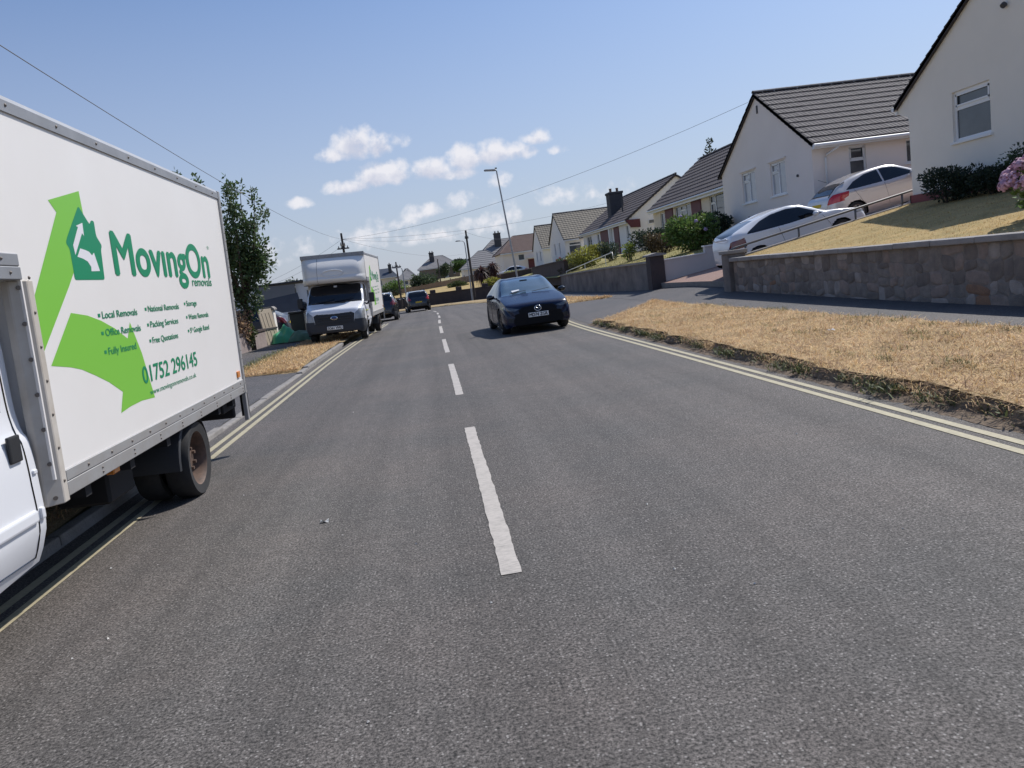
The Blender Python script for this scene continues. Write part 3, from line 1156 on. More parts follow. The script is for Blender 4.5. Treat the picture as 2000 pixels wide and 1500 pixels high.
def grab_handles(root, S, spots, m):
    for (t, z) in spots:
        w = .985 * hermite_table(S['plan'], t * S['sx'])
        for s in (1, -1):
            x = S['xf'] - t * S['sx']
            mb = MB().box(x - .09, x + .09, min(s * w * .99, s * (w + .018)), max(s * w * .99, s * (w + .018)), z - .014, z + .014)
            mb.build('door_handle', m, root, bevel=.006)


def shut_lines(root, S, lines):
    """door gaps as thin dark strips lying a hair proud of the skin"""
    for line in lines:
        for s in (1, -1):
            mb = MB()
            pts = []
            dense = []
            for (ta_, za_), (tb_, zb_) in zip(line, line[1:]):
                dense += [(ta_ + (tb_ - ta_) * q / 8, za_ + (zb_ - za_) * q / 8) for q in range(8)]
            for (t, z) in dense + [line[-1]]:
                tt = t * S['sx']
                P = sample_section(S, tt)
                zz = z * S['sz']
                yy = P[0][0]
                for p_, q_ in zip(P, P[1:]):
                    if p_[1] <= zz <= q_[1]:
                        yy = p_[0] + (q_[0] - p_[0]) * (zz - p_[1]) / max(1e-6, q_[1] - p_[1])
                        break
                pts.append((S['xf'] - tt, s * (yy + .001), zz))
            mb.tube(pts, .005, 4)
            mb.build('shut_line', M_gloss_black, root)


# ---- small dark-blue hatchback driving towards the camera
def blue_hatch():
    S = car_spec(4.46, 1.80, 1.435, wr=.33)
    S['nose'] = 'grille'
    rot = R(-88.3)
    root = thing('hatchback', 'dark navy blue hatchback driving towards the camera beside the verge', 'car', (2.60, 21.62, 0.0), (0, 0, rot))
    paint = mat('navy_paint', (.0035, .0095, .036), .25, metal=.0, coat=.2, spec=.35)
    rules = [
        ('windscreen', 'top', poly_t(S, [(1.17, 0), (1.20, .735), (1.6, .69), (2.02, .60), (2.08, .30), (2.09, 0)]), M_glass_sky),
        ('rear_window', 'top', poly_t(S, [(3.70, 0), (3.74, .50), (4.14, .58), (4.2, 0)]), M_glass),
        ('side_window', 'side', poly_s(S, [(1.42, .955), (1.62, 1.10), (2.0, 1.30), (2.4, 1.365), (3.0, 1.35), (3.5, 1.22), (3.66, 1.06), (3.5, 1.01), (2.5, .965)]), M_glass),
        ('headlight', 'front', poly_f(S, [(.47, .64), (.66, .685), (.82, .735), (.86, .70), (.80, .63), (.58, .60)]), M_lens_dark),
        ('grille', 'front', poly_f(S, [(0, .70), (.40, .675), (.50, .60), (.46, .45), (.36, .37), (0, .35)]), mat('grille_mesh', (.006, .006, .008), .55, spec=.2)),
        ('lower_intake', 'front', poly_f(S, [(0, .30), (.44, .31), (.50, .24), (.40, .20), (0, .20)]), M_blackplastic),
        ('lower_intake', 'front', poly_f(S, [(.62, .42), (.76, .43), (.78, .33), (.66, .31)]), M_blackplastic),
        ('sill_trim', 'side', poly_s(S, [(1.3, .12), (1.3, .235), (3.2, .235), (3.2, .12)]), M_blackplastic),
    ]
    car_shell(root, S, paint, rules, 170)
    add_wheels(root, (S['wb'] / 2, -S['wb'] / 2), .885, .33, .21, 'ten', M_dark_rim, steer=R(3))
    mirror_pair(root, S['xf'] - 1.55, .88, .98, M_gloss_black, 1.0)
    plate(root, 'MD74 ZGR', S['xf'] + .022, 0, .46, 1, M_plate_white)
    # winged emblem: an oval ring with a swept bird shape inside
    x = S['xf'] - .01
    mb = MB()
    ring = [(x + .03, .085 * math.cos(a), .615 + .066 * math.sin(a)) for a in [2 * math.pi * k / 28 for k in range(29)]]
    mb.tube(ring, .010, 6, cap=False)
    mb.tube([(x + .032, -.075, .640), (x + .034, -.040, .628), (x + .036, 0, .598), (x + .034, .040, .628), (x + .032, .075, .640)], .009, 6)
    mb.build('badge', M_chrome, root, smooth=True)
    # wipers, dashboard paper and mirror block seen through the screen
    mb = MB()
    for y0, y1, dz in ((.10, .60, .05), (-.52, -.05, .05)):
        mb.tube([(S['xf'] - 1.20, y0, 1.018), (S['xf'] - 1.29, y1, 1.065)], .007, 5)
    mb.build('wiper', M_blackplastic, root)
    MB().add([(S['xf'] - 1.32, -.22, 1.083), (S['xf'] - 1.27, -.42, 1.052), (S['xf'] - 1.35, -.44, 1.092), (S['xf'] - 1.37, -.22, 1.106)], [(0, 1, 2, 3)]).build('dashboard_paper', mat('paper', (.7, .72, .75), .7), root)
    MB().tube([(S['xf'] - 1.86, -.10, 1.327), (S['xf'] - 1.855, .10, 1.327)], .022, 6).build('sensor_block', M_blackplastic, root)
    for s in (1, -1):
        MB().box(*sorted((S['xf'] - .16, S['xf'] - .20)), *sorted((s * .70, s * .78)), .665, .69).build('lamp_projector', mat('lamp_white', (.85, .87, .9), .2), root)
        MB().tube([(S['xf'] - .14, s * .56, .598), (S['xf'] - .22, s * .72, .612), (S['xf'] - .30, s * .80, .640)], .011, 6).build('daytime_lamp', mat('lamp_white', (.85, .87, .9), .2), root)
    shut_lines(root, S, [[(1.28, .30), (1.25, .6), (1.42, .90)], [(2.48, .28), (2.48, .6), (2.50, .93)], [(3.35, .45), (3.42, .7), (3.5, .96)]])
    grab_handles(root, S, [(2.25, .83), (3.15, .86)], paint)
    return root


def parked_suv(label, loc, rz, paint, plate_y=True, wheel=M_alloy, brake=M_red_lens):
    S = car_spec(4.48, 1.86, 1.64, 'suv', wr=.355)
    root = thing('suv', label, 'car', loc, (0, 0, rz))
    rules = [
        ('windscreen', 'top', poly_t(S, [(1.12, 0), (1.16, .68), (1.85, .60), (1.92, 0)]), M_glass),
        ('rear_window', 'rear', poly_f(S, [(0, 1.02), (.64, 1.02), (.60, 1.33), (0, 1.35)]), M_glass),
        ('side_window', 'side', poly_s(S, [(1.35, .97), (1.6, 1.15), (1.95, 1.33), (2.5, 1.37), (3.4, 1.34), (3.85, 1.24), (3.92, 1.05), (3.0, .99)]), M_glass),
        ('tail_light', 'rear', poly_f(S, [(.56, .82), (.90, .80), (.92, 1.10), (.76, 1.22), (.72, 1.0), (.58, .92)]), brake),
        ('tail_light', 'side', poly_s(S, [(4.1, .82), (4.45, .80), (4.45, 1.0), (4.15, 1.12)]), brake),
        ('bumper', 'rear', poly_f(S, [(0, .20), (.95, .20), (.95, .42), (0, .42)]), M_greyplastic),
        ('bumper', 'rear', poly_f(S, [(0, .42), (.95, .42), (.95, .47), (0, .47)]), M_greyplastic),
        ('headlight', 'front', poly_f(S, [(.50, .70), (.86, .72), (.86, .82), (.52, .80)]), M_lens),
        ('sill_trim', 'side', poly_s(S, [(.2, .10), (.2, .26), (4.4, .26), (4.4, .10)]), M_blackplastic),
    ]
    car_shell(root, S, paint, rules, 90)
    add_wheels(root, (S['wb'] / 2, -S['wb'] / 2), .915, .355, .23, 'five', wheel)
    mirror_pair(root, S['xf'] - 1.45, .90, 1.10, paint, 1.05)
    xr = S['xf'] - S['L']
    plate(root, '', xr + .015, 0, .76, -1, M_plate_yellow)
    mb = MB()
    mb.box(xr + .015, xr + .04, -.5, .5, .50, .53)
    mb.build('bumper_trim', M_chrome, root)
    mb = MB()
    for s in (1, -1):
        mb.tube([(S['xf'] - 2.0, s * .62, 1.625), (S['xf'] - 2.6, s * .63, 1.665), (S['xf'] - 3.7, s * .63, 1.62)], .017, 6)
    mb.build('roof_rail', M_blackplastic, root)
    mb = MB().tube([(xr + .42, -.55, 1.545), (xr + .30, 0, 1.56), (xr + .42, .55, 1.545)], .03, 6)
    mb.build('spoiler', paint, root, smooth=True)
    shut_lines(root, S, [[(1.2, .32), (1.22, .7), (1.4, .93)], [(2.35, .28), (2.35, .6), (2.38, .95)], [(3.25, .45), (3.35, .7), (3.45, .98)]])
    return root


def silver_hatch():
    S = car_spec(4.36, 1.82, 1.48, wr=.325)
    p = math.atan(.17)
    root = thing('hatchback', 'silver hatchback with red tail light parked nose up by the house wall', 'car', (14.95, 24.10, 1.95), (0, -p, 0))
    paint = mat('silver_paint', (.56, .53, .51), .3, metal=.45, coat=.8)
    rules = [
        ('windscreen', 'top', poly_t(S, [(1.18, 0), (1.21, .72), (1.6, .67), (2.0, .59), (2.06, 0)]), M_glass),
        ('rear_window', 'top', poly_t(S, [(3.72, 0), (3.76, .52), (4.16, .60), (4.22, 0)]), M_glass),
        ('rear_window', 'rear', poly_f(S, [(0, 1.02), (.60, 1.02), (.52, 1.28), (0, 1.30)]), M_glass),
        ('side_window', 'side', poly_s(S, [(1.40, .955), (1.62, 1.10), (2.0, 1.30), (2.4, 1.36), (2.50, 1.36), (2.50, .96)]), M_glass),
        ('quarter_window', 'side', poly_s(S, [(2.56, 1.36), (3.0, 1.34), (3.45, 1.22), (3.80, 1.04), (3.5, 1.01), (2.56, .97)]), M_glass),
        ('tail_light', 'side', poly_s(S, [(3.78, .86), (3.98, .80), (4.46, .74), (4.46, .95), (4.2, 1.01), (3.72, 1.0)]), M_red_lens),
        ('tail_light', 'rear', poly_f(S, [(.62, .76), (.92, .76), (.92, 1.0), (.70, .98)]), M_red_lens),
    ]
    car_shell(root, S, paint, rules, 170)
    add_wheels(root, (S['wb'] / 2, -S['wb'] / 2), .895, .325, .21, 'ten', M_alloy)
    mirror_pair(root, S['xf'] - 1.55, .89, 1.0, paint)
    xr = S['xf'] - S['L']
    plate(root, '', xr + .04, 0, .80, -1, M_plate_yellow)
    shut_lines(root, S, [[(1.28, .30), (1.25, .6), (1.42, .90)], [(2.5, .28), (2.5, .6), (2.52, .93)], [(3.3, .45), (3.42, .7), (3.55, .98)]])
    grab_handles(root, S, [(2.3, .86), (3.25, .89)], paint)
    MB().tube([(xr + .55, 0, 1.44), (xr + .28, 0, 1.60)], .007, 5).build('aerial', M_blackplastic, root)
    MB().tube([(S['xf'] - 4.22, -.62, 1.0), (S['xf'] - 3.92, -.60, 1.24), (S['xf'] - 3.6, -.62, 1.33)], .012, 5).build('tailgate_seam', M_gloss_black, root)
    return root


def white_coupe():
    S = car_spec(4.20, 1.80, 1.50, wr=.33)
    # faster roof and a higher rising waist
    k = S['sx']
    kz = 1.07
    S['top'] = [(a * k, b * kz) for a, b in [(0, .46), (.03, .58), (.08, .68), (.16, .74), (.35, .80), (.7, .88), (1.05, .95), (1.20, .985), (1.6, 1.19), (2.0, 1.34), (2.35, 1.395), (2.7, 1.39), (3.2, 1.335), (3.6, 1.275), (4.0, 1.19), (4.22, 1.12), (4.34, .98), (4.43, .76), (4.46, .52)]]
    S['belt'] = [(a * k, b * kz) for a, b in [(0, .44), (.05, .55), (.2, .68), (.5, .77), (1.0, .86), (1.6, .90), (2.6, .95), (3.4, 1.04), (3.9, 1.06), (4.2, .99), (4.4, .75), (4.46, .5)]]
    p = math.atan(.19)
    root = thing('coupe', 'white sporty coupe with tinted windows parked nose up on the sloping drive', 'car', (10.80, 22.15, .98), (0, -p, 0))
    paint = mat('white_paint', (.74, .75, .78), .25, coat=.8)
    rules = [
        ('windscreen', 'top', poly_t(S, [(1.18, 0), (1.21, .72), (1.6, .67), (2.0, .59), (2.06, 0)]), M_glass),
        ('rear_window', 'top', poly_t(S, [(3.35, 0), (3.40, .50), (4.22, .60), (4.3, 0)]), M_glass),
        ('side_window', 'side', poly_s(S, [(1.38, .955), (1.62, 1.10), (2.0, 1.30), (2.4, 1.36), (2.9, 1.345), (3.3, 1.27), (3.78, 1.10), (3.85, 1.05), (3.5, 1.02), (2.5, .965)]), M_glass),
        ('headlight', 'front', poly_f(S, [(.50, .62), (.66, .66), (.86, .72), (.86, .66), (.62, .58)]), M_lens),
        ('tail_light', 'side', poly_s(S, [(4.02, .84), (4.46, .70), (4.46, .90), (4.30, .97), (3.94, .98)]), M_dark_red_lens),
        ('tail_light', 'rear', poly_f(S, [(.66, .74), (.92, .74), (.92, .96), (.70, .90)]), M_dark_red_lens),
        ('bumper', 'rear', poly_f(S, [(0, .20), (.9, .20), (.9, .36), (0, .36)]), M_blackplastic),
    ]
    car_shell(root, S, paint, rules, 170)
    add_wheels(root, (S['wb'] / 2, -S['wb'] / 2), .89, .33, .21, 'five', M_alloy)
    mirror_pair(root, S['xf'] - 1.56, .88, 1.05, paint)
    plate(root, '', S['xf'] - S['L'] + .03, 0, .62, -1, M_plate_yellow)
    shut_lines(root, S, [[(1.28, .30), (1.25, .6), (1.42, .90)], [(2.75, .28), (2.78, .6), (2.85, .96)]])
    grab_handles(root, S, [(2.5, .86)], paint)
    MB().tube([(S['xf'] - 4.1, -.5, 1.11), (S['xf'] - 4.22, 0, 1.12), (S['xf'] - 4.1, .5, 1.11)], .03, 6).build('spoiler', paint, root, smooth=True)
    return root


def plain_hatch(label, loc, rot, paint, L=4.2, H=1.45, lens=M_red_lens):
    S = car_spec(L, 1.78, H, wr=.315)
    root = thing('hatchback', label, 'car', loc, rot)
    rules = [
        ('windscreen', 'top', poly_t(S, [(1.18, 0), (1.21, .72), (1.6, .67), (2.0, .59), (2.06, 0)]), M_glass),
        ('rear_window', 'top', poly_t(S, [(3.72, 0), (3.76, .52), (4.16, .60), (4.22, 0)]), M_glass),
        ('side_window', 'side', poly_s(S, [(1.40, .955), (1.62, 1.10), (2.0, 1.30), (2.4, 1.36), (3.0, 1.34), (3.5, 1.20), (3.72, 1.05), (3.5, 1.01), (2.5, .965)]), M_glass),
        ('tail_light', 'side', poly_s(S, [(4.02, .80), (4.46, .70), (4.46, .95), (4.05, .98)]), lens),
        ('tail_light', 'rear', poly_f(S, [(.50, .78), (.92, .76), (.92, .98), (.55, .92)]), lens),
    ]
    car_shell(root, S, paint, rules, 70)
    add_wheels(root, (S['wb'] / 2, -S['wb'] / 2), .88, .315, .2, 'five', M_alloy)
    mirror_pair(root, S['xf'] - 1.55, .87, .98, paint)
    plate(root, '', S['xf'] - S['L'] + .03, 0, .72, -1, M_plate_yellow)
    return root


blue_hatch()
white_coupe()
silver_hatch()
black_paint = mat('black_paint', (.010, .012, .016), .2, coat=1.0)
parked_suv('black suv driving away round the far bend, red tail lights', (-1.05, 62.9, zr(62.9) - .01), R(95), black_paint)
parked_suv('dark grey suv parked behind the second removals lorry', (-2.85, 46.3, zr(46.3) + .0), R(90.5), mat('graphite_paint', (.025, .028, .036), .22, metal=.4, coat=1), wheel=M_alloy, brake=M_dark_red_lens)
plain_hatch('dark car with red tail lights in the left driveway behind the green tarpaulin', (-8.15, 33.4, .03), (0, 0, R(180)), mat('ink_paint', (.008, .010, .022), .35, coat=.2), 4.5, 1.46, M_dark_red_lens)
plain_hatch('small white car parked by the brown roofed bungalow', (10.2, 92.5, .95), (0, 0, R(175)), mat('white_paint', (.74, .75, .78), .25, coat=.8), 4.1, 1.46)
# ------------------------------------------------------------------ the two removals lorries (one build, one copy)
M_grp = mat('white_box_panel', (.80, .775, .75), .38, var=.4, vscale=1.3, col2=(.72, .685, .65), detail=7)
M_cab_white = mat('cab_white', (.78, .79, .82), .3, coat=.6)
M_alu = mat('aluminium_trim', (.40, .40, .40), .5, metal=.35, var=.5, vscale=6, col2=(.32, .29, .26))
M_alu_top = mat('aluminium_cant_rail', (.34, .35, .37), .55, metal=.35, var=.4, vscale=4)
M_post = mat('grimy_corner_post', (.56, .52, .47), .6, var=.8, vscale=5, col2=(.40, .35, .29))
M_rivet = mat('rivet_steel', (.17, .145, .125), .55, metal=.3)
M_leaf = mat('vinyl_light_green', (.20, .52, .055), .42)
M_deep = mat('vinyl_dark_green', (.004, .235, .105), .42)
M_vwhite = mat('vinyl_white', (.74, .73, .76), .42)
M_chassis = mat('chassis_black', (.014, .014, .016), .8)
M_rust = mat('rusty_wheel', (.17, .105, .075), .7, var=.9, vscale=14, col2=(.055, .04, .035))
M_gel = mat('gelcoat', (.76, .75, .73), .3, var=.3, vscale=1.5, col2=(.68, .65, .60), coat=.3)


def flat_poly(poly, y, name, m, parent):
    """polygon in the (x,z) plane of the box side, seen from +y"""
    tris = tessellate_polygon([[Vector((p[0], p[1], 0)) for p in poly]])
    vs = [(p[0], y, p[1]) for p in poly]
    fs = []
    for a, b, c in tris:
        n = (Vector(vs[b]) - Vector(vs[a])).cross(Vector(vs[c]) - Vector(vs[a]))
        fs.append((a, b, c) if n.y > 0 else (a, c, b))
    return MB().add(vs, fs).build(name, m, parent)


def rounded(poly, r=.02, n=4):
    out = []
    N_ = len(poly)
    for i in range(N_):
        p0, p1, p2 = (np.array(poly[(i + k) % N_], float) for k in (-1, 0, 1))
        a, b = p0 - p1, p2 - p1
        la, lb = np.linalg.norm(a), np.linalg.norm(b)
        q = min(r, la * .45, lb * .45)
        s, e = p1 + a / la * q, p1 + b / lb * q
        for k in range(n + 1):
            t = k / n
            out.append(tuple((1 - t) ** 2 * s + 2 * t * (1 - t) * p1 + t ** 2 * e))
    return out


def removals_lorry():
    root = thing('box_lorry', 'white removals box lorry filling the left edge, nearest the camera', 'lorry', (-3.25, 6.95, .03), (R(-2.3), 0, R(-90)), 'white removals lorries parked on the left')
    root.rotation_mode = 'XYZ'
    HW, ZB, ZT, XR, XF, XL = 1.08, .665, 2.83, -1.66, 2.64, 3.34
    AX = .10
    # --- box panels
    for s, nm in ((1, 'side_panel'), (-1, 'side_panel')):
        y0, y1 = (HW - .03, HW) if s > 0 else (-HW, -HW + .03)
        P = [(XR, ZB + .12), (XF, ZB + .12), (XF, 1.95), (XL, 1.95), (XL, ZT - .06), (XR, ZT - .06)]
        MB().prism(P if s < 0 else P, 'y', y0, y1).build(nm, M_grp, root, fixn=True)
    MB().box(XR + .002, XL - .02, -HW + .035, HW - .035, ZT - .045, ZT - .01).build('roof_panel', mat('translucent_roof', (.62, .61, .57), .6), root)
    MB().box(XF - .03, XF - .002, -HW + .032, HW - .032, ZB + .1, 2.0).build('bulkhead', M_grp, root)
    MB().box(XF - .03, XL - .01, -HW + .032, HW - .032, 1.90, 1.945).build('overcab_floor', M_grp, root)
    MB().box(XR + .02, XF - .04, -HW + .032, HW - .032, ZB + .02, ZB + .13).build('load_floor', M_chassis, root)
    MB().box(XR - .015, XR + .015, -HW + .05, HW - .05, ZB + .1, ZT - .07).build('rear_shutter', M_grp, root)
    # --- trims
    for s in (1, -1):
        y0, y1 = (HW - .05, HW + .012) if s > 0 else (-HW - .012, -HW + .05)
        MB().prism([(y0, ZT - .09), (y1, ZT - .09), (y1, ZT - .03), (y1 - s * .03 if s > 0 else y1, ZT + .005), (y0, ZT + .005)] if s > 0 else [(y0, ZT - .09), (y1, ZT - .09), (y1, ZT + .005), (y0 + .03, ZT + .005), (y0, ZT - .03)], 'x', XR - .02, XL).build('cant_rail', M_alu_top, root, fixn=True)
        MB().box(XR - .02, XF - .1, y0 + (0 if s < 0 else .03), y1 - (.03 if s < 0 else 0), ZB + .085, ZB + .148).build('upper_side_rail', M_alu, root, bevel=.004)
        MB().box(XR - .02, XF - .1, y0 + (.002 if s < 0 else .03), y1 - (.03 if s < 0 else .002), ZB, ZB + .082).build('lower_side_rail', M_alu, root, bevel=.004)
        MB().box(XF + .0, XL, y0 + (0 if s < 0 else .03), y1 - (.03 if s < 0 else 0), 1.865, 1.932).build('overcab_rail', M_alu_top, root, bevel=.004)
        MB().box(XF + .0, XL, y0 + (.003 if s < 0 else .03), y1 - (.03 if s < 0 else .003), 1.935, 2.0).build('overcab_rail', M_alu_top, root, bevel=.004)
        # corner post: a face to the side and a chamfered face to the front
        if s > 0:
            prof = [(XF - .095, HW - .03), (XF - .095, HW + .014), (XF - .03, HW + .016), (XF + .035, HW - .05), (XF + .035, HW - .09), (XF - .03, HW - .03)]
        else:
            prof = [(XF - .095, -HW + .03), (XF - .03, -HW + .03), (XF + .035, -HW + .09), (XF + .035, -HW + .05), (XF - .03, -HW - .016), (XF - .095, -HW - .014)]
        MB().prism(prof, 'z', ZB - .02, 1.862).build('corner_post', M_post, root, fixn=True, bevel=.005)
        MB().box(XR - .035, XR + .03, y0 + (-.005 if s < 0 else .03), y1 - (.03 if s < 0 else -.005), ZB - .01, ZT - .01).build('rear_post', M_alu, root, bevel=.004)
        MB().box(XR - .035, XR + .03, y0 + (0 if s < 0 else .02), y1 - (.02 if s < 0 else 0), .36, ZB - .012).build('rear_leg', M_alu, root, bevel=.004)
        MB().box(XR - .06, XR - .036, y0 + (0 if s < 0 else -.02), y1 + (0 if s > 0 else .02), .40, 1.0).build('tail_lamp_panel', M_chassis, root)
        # amber markers
        MB().box(XR + .14, XR + .24, s * HW if s > 0 else s * (HW + .016), s * (HW + .016) if s > 0 else s * HW, .85, .92).build('marker_lamp', M_amber, root, bevel=.006)
        MB().box(1.66, 1.76, s * (HW - .12) if s > 0 else s * (HW - .06), s * (HW - .06) if s > 0 else s * (HW - .12), .60, .655).build('marker_lamp', M_amber, root, bevel=.008)
        MB().box(XR + .30, XR + .36, s * (HW - .10) if s > 0 else s * (HW - .06), s * (HW - .06) if s > 0 else s * (HW - .10), .58, .63).build('marker_lamp', M_red_lens, root, bevel=.008)
    MB().box(XR - .05, XR + .03, -HW + .06, HW - .06, ZT - .09, ZT - .005).build('rear_header', M_alu, root, bevel=.004)
    # rivets on rails and posts of the visible side
    mb = MB()

    def rivet(x, y, z, r=.011):
        mb.lathe([(r, 0), (r * .8, .005), (r * .3, .008), (.001, .008)], 'y', 7, (x, y, z))
    x = XR + .18
    while x < XF - .12:
        rivet(x, HW + .012, ZB + .117)
        x += .34
    x = XR + .1
    while x < XF - .12:
        rivet(x, HW + .010, ZB + .055, .008)
        rivet(x, HW + .010, ZB + .027, .008)
        x += .52
    for k in range(9):
        rivet(XR + .25 + k * .56, HW + .012, ZT - .055, .010)
    for k in range(7):
        rivet(XF - .06, HW + .014, ZB + .1 + k * .185, .011)
    for k in range(22):
        rivet(XR, HW + .016, ZB + .1 + k * .09, .006)
    for xx in (2.75, 2.93, 3.2, 3.42):
        rivet(xx, HW + .012, 1.90, .009)
        rivet(xx + .06, HW + .009, 1.97, .009)
    mb.build('rivets', M_rivet, root, smooth=True)['kind'] = 'stuff'
    mb2 = MB()
    for k in range(7):   # bolts on the chamfered front face of the post
        z = ZB + .02 + k * .19
        mb2.tube([(XF + .0, HW - .018, z), (XF + .006, HW - .012, z)], .012, 8)
    mb2.build('post_bolts', M_rivet, root, smooth=True, angle=R(40))['kind'] = 'stuff'
    # --- livery on both sides
    Yd = HW + .0010
    up = [(2.184, 2.323), (1.753, 2.424), (1.735, 2.20), (1.80, 2.15), (2.021, 1.901), (2.102, 1.828), (2.545, 1.459), (2.545, 1.755), (2.104, 2.261)]
    down = [(2.135, 1.673), (1.919, 1.649), (1.733, 1.608), (1.538, 1.548), (1.346, 1.466), (1.263, 1.576), (1.127, 1.341), (1.007, 1.0), (1.266, 1.014), (1.474, 1.007), (1.653, .989), (1.572, 1.121), (1.761, 1.21), (1.943, 1.276), (2.114, 1.332), (2.247, 1.36), (2.475, 1.392)]
    house = [(1.798, 2.328), (1.671, 2.223), (1.645, 2.252), (1.599, 2.252), (1.600, 2.155), (1.533, 2.096), (1.558, 2.068), (1.575, 1.872), (2.008, 1.868), (2.012, 2.056), (2.051, 2.086), (2.019, 2.124)]
    wup = [(1.88, 2.199), (1.779, 2.226), (1.785, 2.143), (1.807, 2.16), (1.95, 2.019), (1.959, 2.079), (1.851, 2.195)]
    wdn = [(1.869, 2.063), (1.80, 2.056), (1.748, 2.047), (1.713, 2.025), (1.678, 2.045), (1.63, 1.928), (1.759, 1.924), (1.753, 1.952), (1.792, 1.985), (1.85, 2.0), (1.926, 2.01)]
    flat_poly(up, Yd, 'arrow_graphic', M_leaf, root)
    flat_poly(down, Yd, 'arrow_graphic', M_leaf, root)
    flat_poly(rounded(house, .02), Yd + .0007, 'house_logo', M_deep, root)
    flat_poly(wup, Yd + .0014, 'logo_arrow', M_vwhite, root)
    flat_poly(wdn, Yd + .0014, 'logo_arrow', M_vwhite, root)

    def letters(txt, x0, x1, z, cap, bold, name='lettering', lift=.0014):
        mb = MB()
        k = bold * cap / .682 * 1.1
        for i, (dx, dz) in enumerate(((0, 0), (-k * 1.5, 0), (k * 1.5, 0), (0, k), (0, -k)) if bold > .01 else ((0, 0),)):
            vs, fs = text_mesh(txt, (x0 - k + dx, Yd + lift + .00012 * i, z + dz), (-1, 0, 0), (0, 0, 1), x0 - x1 - 2 * k, cap, 0.0)
            mb.add(vs, fs)
        mb.build(name, M_deep, root)
    letters('Mov\u0131ngOn', 1.378, -.945, 1.912, .285, .022)
    letters('removals', -.327, -.955, 1.828, .075, .012)
    letters('\u00ae', -.965, -1.03, 2.185, .03, .0)
    for txt, x0, x1, z in (('Local Removals', 1.707, 1.10, 1.622), ('Office Removals', 1.70, 1.08, 1.506), ('Fully Insured', 1.70, 1.218, 1.384),
                           ('National Removals', .876, .148, 1.636), ('Packing Services', .876, .22, 1.518), ('Free Quotations', .88, .278, 1.398),
                           ('Storage', -.066, -.367, 1.653), ('Waste Removals', -.073, -.69, 1.536), ('5* Google Rated', -.066, -.654, 1.417)):
        letters(txt, x0, x1, z, .045, .012)
        MB().box(x0 + .028, x0 + .062, Yd, Yd + .0014, z + .010, z + .032).build('bullet_mark', M_deep, root)
    letters('01752 296145', 1.185, -.135, 1.126, 0.118, .014, 'phone_number')
    letters('www.movingonremovals.co.uk', 1.092, -.048, 1.029, .040, .006, 'web_address')
    # --- over-cab fairing: moulded nose
    prof = [(1.88, XL + .02), (1.885, XL + .30), (1.91, XL + .42), (1.97, XL + .50), (2.03, XL + .525), (2.08, XL + .50), (2.12, XL + .475), (2.20, XL + .47), (2.32, XL + .44), (2.45, XL + .36), (2.60, XL + .21), (2.70, XL + .09), (2.745, XL + .02)]
    prof = [tuple(p) for p in smooth_path(prof, 4)]
    P = []
    ys = np.linspace(-1, 1, 41)
    for z, x in prof:
        row = []
        for u in ys:
            fall = abs(u) ** 9 * .72 + .10 * u * u
            row.append((XL - .01 + (x - XL + .01) * (1 - fall), u * (HW - .004), z))
        P.append(row)
    MB().grid(P).build('cab_fairing', M_gel, root, smooth=True)
    MB().box(XL - .01, XL + .075, -HW - .01, HW + .01, ZT - .115, ZT + .012).build('front_cant_rail', M_alu_top, root, bevel=.006)
    mb = MB()
    for k in range(9):
        mb.lathe([(.012, 0), (.008, .006), (.001, .006)], 'x', 7, (XL + .075, -.9 + .225 * k, ZT - .05))
    mb.build('rivets', M_rivet, root)['kind'] = 'stuff'
    ring = []
    for k in range(33):
        a = 2 * math.pi * k / 32
        u, z = .36 * math.cos(a), 2.20 + .105 * math.sin(a)
        xx = lerp_table([(q[0], q[1]) for q in prof], z)
        ring.append((XL - .01 + (xx - XL + .01) * (1 - .10 * (u / HW) ** 2) + .006, u, z))
    MB().tube(ring, .018, 6, cap=False).build('fairing_oval', M_gel, root, smooth=True)
    mb = MB()
    for u in (-.52, ):
        mb.tube([(XL - .01 + (x - XL + .01) * (1 - .10 * u * u) + .001, u, z) for z, x in prof[6:]], .005, 4)
    mb.build('fairing_seam', M_greyplastic, root)
    # --- cab
    XB = 4.62
    S = dict(L=1.93, xf=XB, nose='bumper', fa=.87, ra=None, wr=.34, ar=.40, sx=1, sy=1, sz=1,
             top=[(0, .55), (.03, .82), (.06, 1.0), (.12, 1.07), (.3, 1.14), (.62, 1.27), (.9, 1.56), (1.2, 1.80), (1.32, 1.86), (1.55, 1.885), (1.93, 1.885)],
             belt=[(0, .5), (.05, .85), (.2, .98), (.6, 1.10), (1.0, 1.16), (1.93, 1.16)],
             bot=[(0, .33), (.1, .27), (1.93, .36)],
             plan=[(0, .80), (.04, .88), (.12, .95), (.3, .995), (.6, 1.015), (1.93, 1.02)],
             roofw=[(0, .74), (.3, .85), (.62, .91), (.9, .90), (1.3, .87), (1.93, .885)],
             k4=[(0, .8), (.6, .8), (.9, .86), (1.93, .92)])
